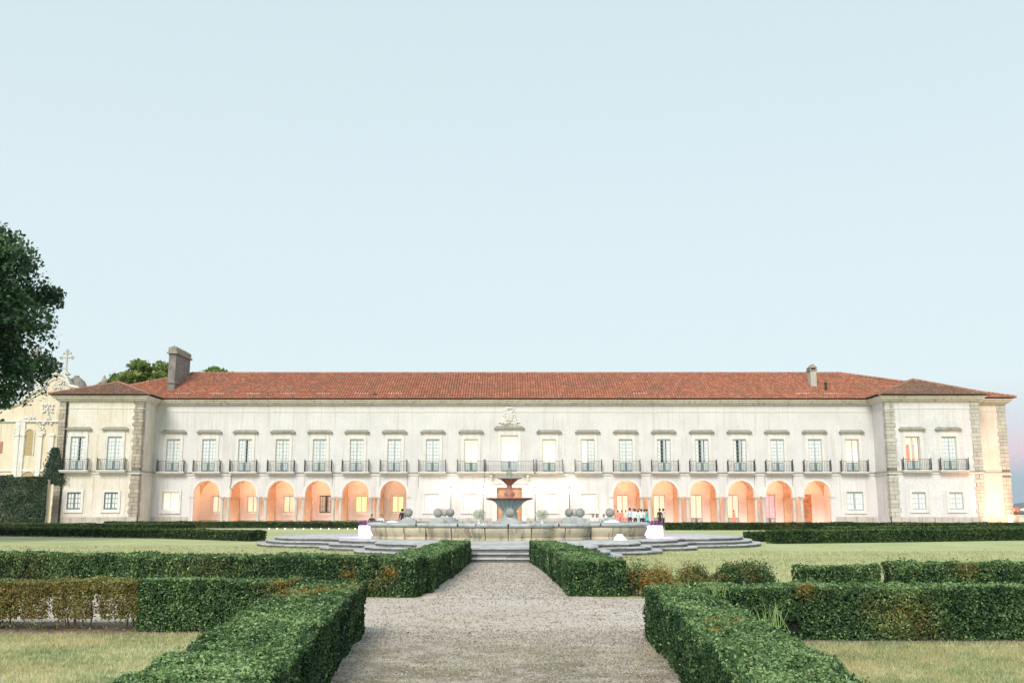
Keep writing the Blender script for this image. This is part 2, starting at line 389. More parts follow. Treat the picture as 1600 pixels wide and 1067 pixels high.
# ------------------------------------------------------------------ leaves
def leaf_mesh(name, P, Nn, size, tint, dry, m, parent=None, aspect=.55, origin=None, kind='stuff', tri=False):
    n = len(P); org = np.array(origin if origin is not None else (WO[parent.name] if parent is not None else (0, 0, 0)), float)
    Nn = Nn/np.maximum(np.linalg.norm(Nn, axis=1, keepdims=True), 1e-6)
    a = rng.normal(size=(n, 3)); T = np.cross(Nn, a); T /= np.maximum(np.linalg.norm(T, axis=1, keepdims=True), 1e-6)
    B = np.cross(Nn, T); s = size.reshape(-1, 1); P = P-org
    fold = Nn*s*.18
    k = 3 if tri else 4
    if tri: V = np.stack([P-T*s*aspect, P+T*s*aspect, P+B*s*1.6], 1)
    else: V = np.stack([P-B*s, P+T*s*aspect+fold, P+B*s, P-T*s*aspect+fold], 1)
    V = V.reshape(-1, 3)
    me = bpy.data.meshes.new(name)
    me.vertices.add(n*k); me.vertices.foreach_set('co', V.astype(np.float32).ravel())
    me.loops.add(n*k); me.loops.foreach_set('vertex_index', np.arange(n*k, dtype=np.int32))
    me.polygons.add(n); me.polygons.foreach_set('loop_start', np.arange(0, n*k, k, dtype=np.int32))
    try: me.polygons.foreach_set('loop_total', np.full(n, k, dtype=np.int32))
    except Exception: pass
    me.update()
    for nm, arr in (('tint', tint), ('dry', dry)):
        at_ = me.attributes.new(nm, 'FLOAT', 'FACE'); at_.data.foreach_set('value', np.clip(arr, 0, 1).astype(np.float32))
    return link_mesh(name, me, m, parent, tuple(org), kind)
def hedge(name, pts, width, H, label, cat='hedge', leaf=.016, dens=9000, m=None, dryspots=(), dryall=0, sparse=0, group=None, gaps=(), stems=False, rough=.03, taper=0.0, H2=None):
    """clipped hedge along a centre line: a solid near-black core, painted inner shade, under a shell of leaves"""
    m = m or M['hedge']
    pts = [Vector((p[0], p[1], 0)) for p in pts]
    root = empty(name, (pts[0].x, pts[0].y, 0), label, cat, group)
    W = width if isinstance(width, (list, tuple)) else [width]*len(pts)
    Hs = [H]*len(pts) if H2 is None else [H+(H2-H)*i/(len(pts)-1) for i in range(len(pts))]
    nrm = []
    for i in range(len(pts)):
        a = pts[max(0, i-1)]; b = pts[min(len(pts)-1, i+1)]; d = (b-a).normalized(); nrm.append(Vector((d.y, -d.x, 0)))
    surf = []                       # quads (p00, p10, p11, p01)
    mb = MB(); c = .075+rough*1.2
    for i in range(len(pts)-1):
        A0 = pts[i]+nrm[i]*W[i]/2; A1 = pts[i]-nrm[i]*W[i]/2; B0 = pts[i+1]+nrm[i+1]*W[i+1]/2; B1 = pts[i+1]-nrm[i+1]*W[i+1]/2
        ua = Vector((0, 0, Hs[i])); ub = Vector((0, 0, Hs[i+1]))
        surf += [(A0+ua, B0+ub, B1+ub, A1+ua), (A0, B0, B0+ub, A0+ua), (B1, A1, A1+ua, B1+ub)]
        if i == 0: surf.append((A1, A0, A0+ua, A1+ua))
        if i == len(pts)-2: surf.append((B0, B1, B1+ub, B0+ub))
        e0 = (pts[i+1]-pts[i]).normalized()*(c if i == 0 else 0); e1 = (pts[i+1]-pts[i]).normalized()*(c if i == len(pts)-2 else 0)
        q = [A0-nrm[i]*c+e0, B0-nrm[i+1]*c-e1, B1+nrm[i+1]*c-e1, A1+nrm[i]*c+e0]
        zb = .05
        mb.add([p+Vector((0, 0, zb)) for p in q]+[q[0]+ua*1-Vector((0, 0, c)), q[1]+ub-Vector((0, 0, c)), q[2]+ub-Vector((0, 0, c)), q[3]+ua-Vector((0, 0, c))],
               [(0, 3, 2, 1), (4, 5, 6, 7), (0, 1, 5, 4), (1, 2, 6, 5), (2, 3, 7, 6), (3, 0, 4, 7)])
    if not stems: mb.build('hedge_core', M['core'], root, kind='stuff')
    Ps = []; Ns = []; Fs = []
    for q in surf:
        e1 = q[1]-q[0]; e2 = q[3]-q[0]; ar = e1.cross(e2).length
        nq = e1.cross(e2).normalized()
        cen = (q[0]+q[1]+q[2]+q[3])/4
        mid = Vector((0, 0, 0))
        for p in pts: mid += p
        back_side = (abs(nq.z) < .7 and cen.y > 0 and ((nq if nq.dot(Vector((cen.x, cen.y, 0))-((pts[0]+pts[-1])/2)) > 0 else -nq).dot(Vector((cen.x, cen.y, 0))) > 0))
        far = min(1.0, 7.0/max(3.0, cen.length)) if dens > 12000 else 1.0
        n = max(4, int(ar*dens*far*(.4 if back_side else 1))); u = rng.random(n); v = rng.random(n)
        Q = [np.array(p) for p in q]
        P = (Q[0]*((1-u)*(1-v))[:, None]+Q[1]*(u*(1-v))[:, None]+Q[2]*(u*v)[:, None]+Q[3]*((1-u)*v)[:, None])
        # outward direction: away from the centre line
        if abs(nq.z) > .7: nn = Vector((0, 0, 1))
        else:
            line = min(((p+pts[min(i+1, len(pts)-1)])/2 for i, p in enumerate(pts[:-1])), key=lambda w: (w-Vector((cen.x, cen.y, 0))).length)
            nn = nq if nq.dot(Vector((cen.x, cen.y, 0))-line) > 0 else -nq
        Fs.append(np.full(n, far**-.5)); Ps.append(P); Ns.append(np.tile(np.array(nn), (n, 1)))
    P = np.concatenate(Ps); Nn = np.concatenate(Ns); Fz = np.concatenate(Fs)
    crev = np.clip(-(nz(P, 7.5, 14)+.15), 0, 1)*(.5+.5*(np.abs(Nn[:, 2]) < .5))
    depth = rng.random(len(P))**2*.06+crev*min(.09, rough*2.4)*rng.random(len(P))
    bulge = rough*(nz(P, 2.1, 3)*.9+nz(P, 6.5, 4)*.7)
    stray = (rng.random(len(P)) < .02); bulge = bulge+stray*rng.random(len(P))*rough*1.6
    # rounded clipped edges: pull the shell down where a face meets the top
    P = P+Nn*(bulge-depth)[:, None]
    P[:, 2] -= (0.045 if not stems else .09)*(nz(P[:, :2], 1.9, 5)+1)*0.5*(P[:, 2]/H)
    clump = nz(P, 5.0, 6); big = nz(P, .9, 8)
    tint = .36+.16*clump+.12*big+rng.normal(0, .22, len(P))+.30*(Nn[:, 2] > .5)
    dry = np.full(len(P), dryall, float)+rng.normal(0, .12, len(P))*(dryall > 0)
    dry += (rng.random(len(P)) < .004)*.6
    for (x, y, z, r, amt) in dryspots:
        d2 = ((P-np.array((x, y, z)))**2).sum(1); dry += amt*np.exp(-d2/(r*r))*rng.choice([0, .4, 1.1, 1.6], len(P))*(1+.6*nz(P, 9, 31))
    keep = np.ones(len(P), bool)
    if sparse:
        gx = nz(P[:, :1], 9.0, 12)+.35*nz(P, 6, 13)
        keep &= ~((gx > .75-sparse*1.9+P[:, 2]*.5) & (P[:, 2] < H*.78) & (rng.random(len(P)) < .93))
    if stems: keep &= ~((P[:, 2] < .16) & (rng.random(len(P)) < .9))
    for (x, y, z, r) in gaps: keep &= (((P-np.array((x, y, z)))**2).sum(1) > r*r*(.6+.5*rng.random(len(P))))
    keep &= P[:, 2] > .015
    P, Nn, tint, dry, Fz = P[keep], Nn[keep], tint[keep], dry[keep], Fz[keep]
    Nr = Nn*.8+rng.normal(0, .62, P.shape)
    sz = leaf*Fz*rng.uniform(.65, 1.35, len(P))
    leaf_mesh('foliage', P, Nr, sz, tint, dry, m, root)
    if stems:
        mb = MB()
        tot = [(pts[i], pts[i+1]) for i in range(len(pts)-1)]
        for a, b in tot:
            for k in range(int((b-a).length/.16)):
                p = a.lerp(b, random.random())+Vector((0, random.uniform(-width*.3, width*.3), 0))
                x, y = p.x, p.y; pp = [(x, y, 0)]
                for s in range(1, 4): pp.append((x+random.uniform(-.06, .06)*s, y+random.uniform(-.04, .04)*s, H*.27*s))
                mb.tube(pp, [.013, .010, .008, .004], 5)
                for s in range(3):
                    q = pp[random.choice((1, 2))]; mb.bar(q, (q[0]+random.uniform(-.13, .13), q[1]+random.uniform(-.1, .1), q[2]+random.uniform(.1, .22)), .006, 4, .003)
        mb.build('stem', M['twig'], root, kind='stuff')
    return root

HH = .66
# near hedges along the path
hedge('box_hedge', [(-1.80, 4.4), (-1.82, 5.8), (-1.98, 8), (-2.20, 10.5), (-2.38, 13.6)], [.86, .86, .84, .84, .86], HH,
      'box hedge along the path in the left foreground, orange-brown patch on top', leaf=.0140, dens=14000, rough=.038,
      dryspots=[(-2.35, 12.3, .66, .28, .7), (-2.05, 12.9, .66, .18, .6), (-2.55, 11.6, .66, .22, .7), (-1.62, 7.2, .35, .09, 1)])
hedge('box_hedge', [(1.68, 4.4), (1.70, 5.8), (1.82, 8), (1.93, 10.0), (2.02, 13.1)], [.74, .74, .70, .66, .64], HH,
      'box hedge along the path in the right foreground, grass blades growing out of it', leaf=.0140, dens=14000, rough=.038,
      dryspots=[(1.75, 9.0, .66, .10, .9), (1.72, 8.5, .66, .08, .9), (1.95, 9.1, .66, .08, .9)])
# cross hedges at the near side of the cross path
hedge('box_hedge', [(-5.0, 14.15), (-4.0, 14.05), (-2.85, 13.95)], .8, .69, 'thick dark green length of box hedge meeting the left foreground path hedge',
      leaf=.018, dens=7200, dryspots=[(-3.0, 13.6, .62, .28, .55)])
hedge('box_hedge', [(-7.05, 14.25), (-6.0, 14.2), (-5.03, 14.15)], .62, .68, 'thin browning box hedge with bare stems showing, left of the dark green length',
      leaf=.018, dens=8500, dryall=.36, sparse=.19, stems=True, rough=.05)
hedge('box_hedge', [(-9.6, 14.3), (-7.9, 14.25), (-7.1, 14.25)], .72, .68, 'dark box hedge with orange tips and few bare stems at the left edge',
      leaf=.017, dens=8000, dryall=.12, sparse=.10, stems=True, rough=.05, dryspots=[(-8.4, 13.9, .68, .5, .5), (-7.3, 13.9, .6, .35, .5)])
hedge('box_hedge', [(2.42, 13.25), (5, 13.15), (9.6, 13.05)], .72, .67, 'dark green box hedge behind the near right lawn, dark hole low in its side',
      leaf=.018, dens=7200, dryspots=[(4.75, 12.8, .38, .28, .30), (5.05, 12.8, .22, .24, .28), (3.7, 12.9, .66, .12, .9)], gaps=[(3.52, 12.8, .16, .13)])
# far side of the cross path, left
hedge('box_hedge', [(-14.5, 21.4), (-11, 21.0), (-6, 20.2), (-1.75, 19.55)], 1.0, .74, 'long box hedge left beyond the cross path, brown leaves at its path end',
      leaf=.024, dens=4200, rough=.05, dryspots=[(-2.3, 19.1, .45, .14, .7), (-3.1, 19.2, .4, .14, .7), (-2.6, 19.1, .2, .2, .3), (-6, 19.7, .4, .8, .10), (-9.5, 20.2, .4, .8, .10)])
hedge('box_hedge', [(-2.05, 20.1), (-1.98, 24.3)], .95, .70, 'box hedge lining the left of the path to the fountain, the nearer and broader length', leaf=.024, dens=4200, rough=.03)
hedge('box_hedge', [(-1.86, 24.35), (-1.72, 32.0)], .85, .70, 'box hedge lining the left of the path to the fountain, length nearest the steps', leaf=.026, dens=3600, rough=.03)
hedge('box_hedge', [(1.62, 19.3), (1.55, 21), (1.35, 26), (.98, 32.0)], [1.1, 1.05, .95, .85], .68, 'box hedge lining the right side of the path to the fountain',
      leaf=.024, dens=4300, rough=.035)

def bush(cx, cy, rx, ry, H, label, dry=0., n=7000, leaf=.024, m=None, stems=True, name='bush', group=None, loose=.10):
    root = empty(name, (cx, cy, 0), label, 'bush', group)
    d = rng.normal(size=(n, 3)); d /= np.linalg.norm(d, axis=1, keepdims=True)
    d[:, 2] = np.abs(d[:, 2])*1.0
    r = rng.random(n)**.33
    P = np.stack([cx+d[:, 0]*rx*r, cy+d[:, 1]*ry*r, H*.30+d[:, 2]*H*.70*r], 1)
    lump = 1+.28*nz(d, 3.0, int(abs(cx)*77) % 1000)
    P[:, 0] = cx+(P[:, 0]-cx)*lump; P[:, 2] = P[:, 2]*lump*.98
    low = rng.random(n) < .3; P[low, 2] = rng.random(low.sum())*H*.5+.05
    P += rng.normal(0, loose*.3, P.shape); P[:, 2] = np.maximum(P[:, 2], .03)
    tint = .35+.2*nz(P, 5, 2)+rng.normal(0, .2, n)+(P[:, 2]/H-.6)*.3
    dr = dry+rng.normal(0, .15, n)+.2*nz(P, 4, 9)
    leaf_mesh('foliage', P, d*.6+rng.normal(0, .7, P.shape), leaf*rng.uniform(.6, 1.3, n), tint, dr*(dry > 0), m or M['hedge'], root)
    mb = MB()
    for k in range(10):
        a = random.random()*6.28; mb.bar((cx+random.uniform(-.1, .1), cy+random.uniform(-.1, .1), 0), (cx+rx*.7*math.cos(a), cy+ry*.7*math.sin(a), H*.75), .010, 4, .004)
    mb.build('branch', M['twig'], root, kind='stuff')
    return root
# row of separate bushes on the right, all that is left of the hedge there
bush(2.35, 19.6, .32, .3, .62, 'ragged leafy shoots at the near end of the right fountain path hedge', 0.05, 3500)
bush(2.78, 19.3, .30, .3, .55, 'rust-brown bush beside the gravel, nearest the path hedge', .6, 4500, loose=.22)
bush(3.52, 19.8, .36, .3, .54, 'small rounded green and brown bush between the rust-brown bush and a larger green one', .35, 4500)
bush(4.40, 20.1, .52, .35, .58, 'broad green bush with a yellowish left half in the broken row on the right lawn', .12, 7500)
bush(4.85, 20.2, .34, .3, .55, 'darker green bush with loose shoots on its right, in the broken row', .0, 5000, loose=.2)
hedge('box_hedge', [(5.65, 20.25), (7.25, 20.35)], .6, .55, 'low short length of hedge on the right lawn, left of the last lengths', leaf=.024, dens=4200, rough=.07)
hedge('box_hedge', [(7.5, 20.4), (9.2, 20.45)], .6, .59, 'low hedge on the right lawn with a brown patch near its right end', leaf=.024, dens=4200, rough=.07, dryspots=[(9.0, 20.1, .5, .2, .45)])
hedge('box_hedge', [(9.3, 20.5), (11.8, 20.6)], .6, .57, 'low length of hedge on the right lawn that runs out of the picture', leaf=.024, dens=4200, rough=.07)

# parterre hedges farther off: base line given by picture points on the lawn
FAR = [
 ([(-20, 837), (120, 838.5), (270, 841), (403, 845.5)], .55, 1.1, 'low dark hedge on the left lawn that ends before the round steps'),
 ([(-20, 828.8), (140, 829), (300, 830)], .6, 1.0, 'dark hedge in front of the ivy-covered wall'),
 ([(165, 824.8), (300, 825), (420, 825), (566, 825.5)], .62, 1.0, 'dark hedge below the left arcade with a row of small lamps at its foot'),
 ([(1040, 828), (1200, 828), (1372, 827.5)], .62, 1.0, 'hedge below the right arcade'),
 ([(1378, 827.5), (1500, 827), (1630, 827)], .60, 1.0, 'hedge below the right corner pavilion'),
 ([(1172, 846.5), (1290, 843), (1400, 841)], .50, .9, 'short low hedge beside the right end of the round steps'),
 ([(1206, 849), (1400, 846.5), (1640, 843)], .64, 1.1, 'long low dark green hedge on the right lawn, nearest of the parterre hedges'),
 ([(1290, 836), (1450, 835), (1640, 834)], .55, 1.0, 'middle one of the parterre hedges on the right'),
]
for pp, H, w, lab in FAR:
    P = [gr(*p) for p in pp]
    hedge('parterre_hedge', P, w, H, lab, leaf=.05, dens=750 if P[0][1] > 60 else 1100, m=M['hedge_far'], rough=.05, group='parterre hedges',
          dryspots=[(P[0][0]+random.uniform(2, 12), P[0][1]-.5, .4, 1.2, .25)])
# fairy lights at the foot of the left hedge
ORD = ['first', 'second', 'third', 'fourth', 'fifth', 'sixth', 'seventh', 'eighth', 'ninth', 'tenth', 'eleventh']
for i in range(11):
    x, y = gr(420+i*13.6+random.uniform(-2, 2), 826.6); mb = MB()
    mb.lathe((x, y, 0), [(.02, 0), (.035, .03), (.035, .08), (.015, .10)], 8)
    tag(mb.build('ground_lamp', M['fairy'], origin=(x, y, 0)), 'small white lamp at the hedge foot, %s from the left in its row' % ORD[i], 'lamp', 'small lamps along the left hedge')

# weeds growing out of the right hedge
def grass_tuft(cx, cy, z, n, h, label):
    P = []; V = []; F = []
    mb = MB()
    for k in range(n):
        a = random.uniform(0, 6.28); l = random.uniform(.5, 1)*h; lean = random.uniform(.1, 1.0)*l
        x, y = cx+random.gauss(0, .06), cy+random.gauss(0, .06); w = .0032
        p0 = Vector((x, y, z)); p1 = p0+Vector((math.cos(a)*lean*.35, math.sin(a)*lean*.35, l*.6)); p2 = p0+Vector((math.cos(a)*lean, math.sin(a)*lean, l*.92))
        s = Vector((-math.sin(a), math.cos(a), 0))*w
        if abs(s.x) < .002: s = Vector((w*.8, 0, 0))
        mb.add([p0-s, p0+s, p1+s*.8, p1-s*.8, p2], [(0, 1, 2, 3), (3, 2, 4)])
    o = mb.build('grass_tuft', M['weed'], origin=(cx, cy, z))
    return tag(o, label, 'grass')
M['weed'] = plain('fresh_grass_blade', (.20, .30, .10), .6)
grass_tuft(2.25, 8.9, .60, 26, .30, 'tuft of long grass blades sprouting from the middle of the right foreground hedge')
grass_tuft(2.05, 12.3, .60, 34, .26, 'tuft of long grass blades at the far end of the right foreground hedge')
grass_tuft(2.55, 12.6, .55, 22, .32, 'tall thin grass blades where the right foreground hedge meets the cross hedge')
grass_tuft(2.75, 10.3, .0, 14, .45, 'pale grass stalks behind the right foreground hedge, near the dark hole')
grass_tuft(3.75, 13.0, .60, 12, .22, 'small weed tuft standing on the right cross hedge')
grass_tuft(6.2, 13.0, .60, 10, .18, 'short weed tuft on the right cross hedge, farther right')

# soil strip under the thin hedge, lawn blades, pebbles, fallen leaves
sheet('soil_bed', wob([(-9.9, 13.55), (-2.9, 13.4)], .08)+wob([(-2.9, 14.9), (-9.9, 15.0)], .05), .006, M['soil'])
sheet('hedge_soil', wob([(2.3, 12.55), (9.9, 12.4)], .08)+wob([(9.9, 13.6), (2.3, 13.7)], .05), .012, M['soil'])
def lawn_blades(name, x0, x1, y0, y1, n, inside, s=.017):
    # denser close to the viewer
    y = y0+(y1-y0)*rng.random(n)**1.35; x = x0+(x1-x0)*rng.random(n)
    k = inside(x, y); x, y = x[k], y[k]; n = len(x)
    P = np.stack([x, y, np.full(n, .004)], 1)
    t = .5+.22*nz(P[:, :2], 1.2, 21)+.30*nz(P[:, :2], 9, 22)+rng.normal(0, .22, n)
    d = np.clip(.30+.3*nz(P[:, :2], 2.2, 23)+rng.normal(0, .2, n), 0, 1)
    sz = s*rng.uniform(.7, 1.5, n)
    # build upright blades: tri whose B axis points up and leans
    lean = rng.normal(0, .6, (n, 2)); up = np.stack([lean[:, 0], lean[:, 1], np.ones(n)], 1); up /= np.linalg.norm(up, axis=1, keepdims=True)
    a = rng.random(n)*6.28; side = np.stack([np.cos(a), np.sin(a)*.4, np.zeros(n)], 1)*sz[:, None]*.28
    V = np.stack([P-side, P+side, P+up*sz[:, None]*2.4], 1).reshape(-1, 3)
    me = bpy.data.meshes.new(name)
    me.vertices.add(n*3); me.vertices.foreach_set('co', V.astype(np.float32).ravel())
    me.loops.add(n*3); me.loops.foreach_set('vertex_index', np.arange(n*3, dtype=np.int32))
    me.polygons.add(n); me.polygons.foreach_set('loop_start', np.arange(0, n*3, 3, dtype=np.int32))
    me.update()
    for nm, arr in (('tint', t), ('dry', d)):
        at_ = me.attributes.new(nm, 'FLOAT', 'FACE'); at_.data.foreach_set('value', np.clip(arr, 0, 1).astype(np.float32))
    return link_mesh(name, me, M['grass'], kind='stuff')
lawn_blades('grass', -9, -2.0, 6.2, 13.5, 170000, lambda x, y: (x < -2.3-.04*(y-6)))
lawn_blades('grass', 2.0, 8.6, 6.2, 12.6, 150000, lambda x, y: (x > 2.1))
lawn_blades('grass', 2.6, 26, 20.8, 40, 60000, lambda x, y: (x > 2.5+.02*(y-20)), .03)
lawn_blades('grass', -30, -2.6, 22.0, 46, 60000, lambda x, y: (x < -2.6) & (y > 22-.08*x), .03)
lawn_blades('grass', -1.8, 1.7, 4.5, 16, 70000, lambda x, y: (nz(np.stack([x, y], 1), 1.7, 31)+.5*rng.normal(size=len(x)) > .2+.13*(y-9)), .009)
def pebbles(name, n, fn, s):
    x, y = fn(n); n = len(x); z = np.full(n, .010)
    h = s*rng.uniform(.4, 1.4, n); a = rng.random(n)*6.28
    P = np.stack([x, y, z+h*.15], 1); V = np.zeros((n, 6, 3)); r = rng.uniform(.6, 1.3, (n, 5))
    for k in range(5):
        V[:, k, 0] = P[:, 0]+np.cos(a+k*1.2566)*h*r[:, k]; V[:, k, 1] = P[:, 1]+np.sin(a+k*1.2566)*h*r[:, k]; V[:, k, 2] = .006
    V[:, 5] = P; V[:, 5, 2] = .008+h*.65
    me = bpy.data.meshes.new(name)
    me.vertices.add(n*6); me.vertices.foreach_set('co', V.astype(np.float32).ravel())
    idx = np.array([(0, 1, 5), (1, 2, 5), (2, 3, 5), (3, 4, 5), (4, 0, 5)], dtype=np.int32).reshape(1, -1)+np.arange(n, dtype=np.int32)[:, None]*6
    me.loops.add(n*15); me.loops.foreach_set('vertex_index', idx.ravel())
    me.polygons.add(n*5); me.polygons.foreach_set('loop_start', np.arange(0, n*15, 3, dtype=np.int32)); me.update()
    t = np.repeat(rng.random(n), 5); d = np.repeat((rng.random(n) < .12)*.8, 5)
    for nm, arr in (('tint', t), ('dry', d)):
        at_ = me.attributes.new(nm, 'FLOAT', 'FACE'); at_.data.foreach_set('value', arr.astype(np.float32))
    return link_mesh(name, me, M['pebble'], kind='stuff')
pebbles('gravel', 24000, lambda n: (rng.uniform(-1.9, 1.8, n), 5+8.9*rng.random(n)**1.15), .009)
pebbles('gravel', 11000, lambda n: (rng.uniform(-3.5, 4.0, n), 12.6+6.4*rng.random(n)**1.3), .011)
def litter(name, n, x0, x1, y0, y1, s, z=.02, m=None):
    P = np.stack([rng.uniform(x0, x1, n), rng.uniform(y0, y1, n), np.full(n, z)], 1)
    Nn = rng.normal(0, .35, (n, 3)); Nn[:, 2] = 1
    leaf_mesh(name, P, Nn, s*rng.uniform(.6, 1.4, n), rng.random(n)*.5, np.clip(.6+rng.normal(0, .3, n), 0, 1), m or M['ivy'], origin=(0, 0, 0))
litter('fallen_leaves', 4200, -2, 1.9, 5, 14.5, .010, .014)
litter('fallen_leaves', 650, -3.5, 3.5, 13.5, 19, .018)
litter('fallen_leaves', 900, -30, -3, 23, 46, .05, .05)
litter('fallen_leaves', 260, 4, 30, 23, 46, .04, .05)
litter('fallen_leaves', 350, -8.5, -2.9, 13.3, 14.0, .020)
litter('fallen_leaves', 350, -1.2, .9, 19, 31, .02)
pebbles('gravel', 4500, lambda n: (rng.uniform(-1.45, 1.1, n), rng.uniform(18.6, 31.6, n)), .016)
# ------------------------------------------------------------------ the palace
YF = 104.0; YP = 100.2
Z_BAL, Z_WT, Z_FRZ, Z_COR, Z_EAVE = 5.56, 8.93, 11.74, 12.48, 13.02
WX = [-35.25, -31.53, -27.77, -23.88, -20.02, -16.16, -12.24, -8.25, -4.26, -.27, 3.86, 7.88, 11.84, 15.80, 19.75, 23.68, 27.60, 31.53, 35.39]
XL, XR = -37.23, 37.68
palace = empty('palace', (0, YF, 0), 'long white palace with red tiled roof, ground-floor arcades glowing orange and iron balconies', 'palace')
def wall(name, x0, x1, z0, z1, y, t, holes, m, parent=palace, back=True):
    """upright wall facing the viewer with real openings; hole = (xa, xb, zbottom, top function or number)"""
    mb = MB(); xs = {x0, x1}; H = []
    for (a, b, zb, top) in holes:
        fn = top if callable(top) else (lambda x, k=top: k)
        H.append((a, b, zb, fn)); xs |= {a, b}
        if callable(top): xs |= {(a+b)/2-(b-a)/2*math.cos(math.pi*i/20) for i in range(1, 20)}
    xs = sorted(xs)
    for a, b in zip(xs[:-1], xs[1:]):
        if b-a < 1e-5: continue
        mid = (a+b)/2; hs = sorted([h for h in H if h[0]-1e-6 < mid < h[1]+1e-6], key=lambda h: h[2]); za = zb_ = z0
        for h in hs:
            if h[2] > za+1e-4:
                mb.add([(a, y, za), (b, y, zb_), (b, y, h[2]), (a, y, h[2])], [(0, 1, 2, 3)])
                mb.add([(a, y, h[2]), (b, y, h[2]), (b, y+t, h[2]), (a, y+t, h[2])], [(0, 1, 2, 3)])
            ta, tb = h[3](a), h[3](b)
            mb.add([(a, y, ta), (b, y, tb), (b, y+t, tb), (a, y+t, ta)], [(0, 1, 2, 3)])
            if back and h[2] > za+1e-4: mb.add([(a, y+t, za), (b, y+t, zb_), (b, y+t, h[2]), (a, y+t, h[2])], [(0, 1, 2, 3)])
            za, zb_ = ta, tb
        mb.add([(a, y, za), (b, y, zb_), (b, y, z1), (a, y, z1)], [(0, 1, 2, 3)])
        if back: mb.add([(a, y+t, za), (b, y+t, zb_), (b, y+t, z1), (a, y+t, z1)], [(0, 1, 2, 3)])
    for (a, b, zb, fn) in H:
        for x in (a, b):
            lo, hi = zb, fn(x)
            for (c, d, zc, f2) in H:      # another opening on the other side of this edge
                if (c, d) != (a, b) and (abs(c-x) < 1e-5 or abs(d-x) < 1e-5) and zc <= lo+1e-5:
                    lo = min(hi, f2(x))
            if hi-lo > 1e-4: mb.add([(x, y, lo), (x, y+t, lo), (x, y+t, hi), (x, y, hi)], [(0, 1, 2, 3)])
    me = bpy.data.meshes.new(name); o = WO[parent.name]
    me.from_pydata([tuple(Vector(p)-o) for p in mb.v], [], mb.f)
    return link_mesh(name, me, m, parent)
AR = 1.35; ZS = 3.0; ZT = 4.64
def arch_top(cx):
    def f(x):
        k = max(0, 1-((x-cx)/AR)**2); return ZS+.29+(ZT-ZS-.29)*math.sqrt(k)
    return f
LA = WX[1:7]; RA = WX[12:18]
holes = []
for i, x in enumerate(WX):
    if i == 9: holes.append((x-.90, x+.90, Z_BAL, 9.33))
    else: holes.append((x-.70, x+.70, Z_BAL, Z_WT))
for grp in (LA, RA):
    for i, x in enumerate(grp):
        holes.append((x-AR, x+AR, 0.0, arch_top(x)))
        if i: holes.append((grp[i-1]+AR, x-AR, 0.0, ZS))
GW = [(WX[0]-.0, 'left'), (WX[18], 'right')]
for x in (WX[0], WX[18]): holes.append((x-.85, x+.85, 1.62, 3.50))
for x in (WX[7], WX[8], WX[10], WX[11]): holes.append((x-.74, x+.74, 1.62, 3.28))
holes.append((-.27-1.28, -.27+1.28, 0.0, 3.92))
wall('wall', XL, XR, 0, 13.0, YF, .45, holes, M['plaster'])
# pavilions
for (xa, xb, wx, gx, mm) in ((-45.63, XL, (-43.55, -39.86), (-43.55, -39.86), 'plaster_pav'), (XR, 47.04, (40.18, 43.83), (40.45, 44.15), 'plaster')):
    hs = [(x-.72, x+.72, Z_BAL, Z_WT) for x in wx]+[(x-.68, x+.68, 1.72, 3.40) for x in gx]
    wall('wall', xa, xb, 0, 12.99, YP, .45, hs, M[mm])
    mb = MB(); mb.box(xa, xa+.45, YP+.45, 118, 0, 12.98); mb.box(xb-.45, xb, YP+.45, 118, 0, 12.98); mb.build('side_wall', M[mm], palace)
# right-hand extension set back behind the pavilion, and the back of the building
mb = MB(); mb.box(47.04, 51.1, 103.0, 118, 0, 12.97); mb.build('extension_wall', M['plaster_warm'], palace)
mb = MB(); mb.box(-45.6, 51.0, 118.0, 118.4, 0, 12.96); mb.box(XL, XR, 104.6, 118, 12.5, 12.9); mb.box(XL, XR, 109.3, 109.7, 0, 12.9); mb.build('rear_wall', M['plaster'], palace)
# inner floor of the upper storey and room backs, so rooms are dark and closed
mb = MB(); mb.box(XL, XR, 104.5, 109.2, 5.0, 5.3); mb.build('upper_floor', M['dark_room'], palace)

# mouldings
def band(name, z0, z1, p, m, zoff=0):
    mb = MB()
    mb.box(XL, XR, YF-p, YF+.1, z0, z1)
    mb.box(-45.63-p, XL+p, YP-p, YF+.8, z0-zoff, z1-zoff); mb.box(XR-p, 47.04+p, YP-p, YF+.8, z0-zoff, z1-zoff)
    mb.box(47.0, 51.1+p, 103.0-p, 104, z0-.002-zoff, z1-.002-zoff); mb.box(51.0, 51.1+p, 104, 118, z0-.001-zoff, z1-.001-zoff)
    mb.box(-45.63-p, -45.5, YF+.8, 118, z0-.001-zoff, z1-.001-zoff)
    return mb.build(name, m, palace)
band('frieze_moulding', Z_FRZ, Z_FRZ+.09, .05, M['trim'], .003)
for k, (a, b, p) in enumerate(((12.44, 12.56, .16), (12.56, 12.70, .34), (12.70, 12.88, .52), (12.88, 13.0, .68))):
    band('cornice', a, b-.001, p, M['cornice'], .003)
band('string_course', 5.20, 5.42, .10, M['trim'], .003)
band('string_course', 5.42, 5.50, .20, M['hood'], .004)
# plinth in blocks
mb = MB()
def plinth(x0, x1, y, h=.98):
    x = x0
    while x < x1-.01:
        w = min(random.uniform(.8, 1.5), x1-x)
        if x1-x-w < .4: w = x1-x
        p = random.uniform(.06, .09); b = MB(); b.box(x+.012, x+w-.012, y-p, y+.05, 0, h-random.uniform(0, .03)); b.build('plinth_block', M['plinth'], palace)
        x += w
plinth(-45.7, XL+.06, YP); plinth(XR-.06, 47.1, YP); plinth(XL+.1, LA[0]-AR-.45, YF); plinth(RA[-1]+AR+.45, XR-.1, YF)
plinth(LA[-1]+AR+.45, -2.0, YF, .85); plinth(1.5, RA[0]-AR-.45, YF, .85); plinth(47.1, 51.2, 103.0)

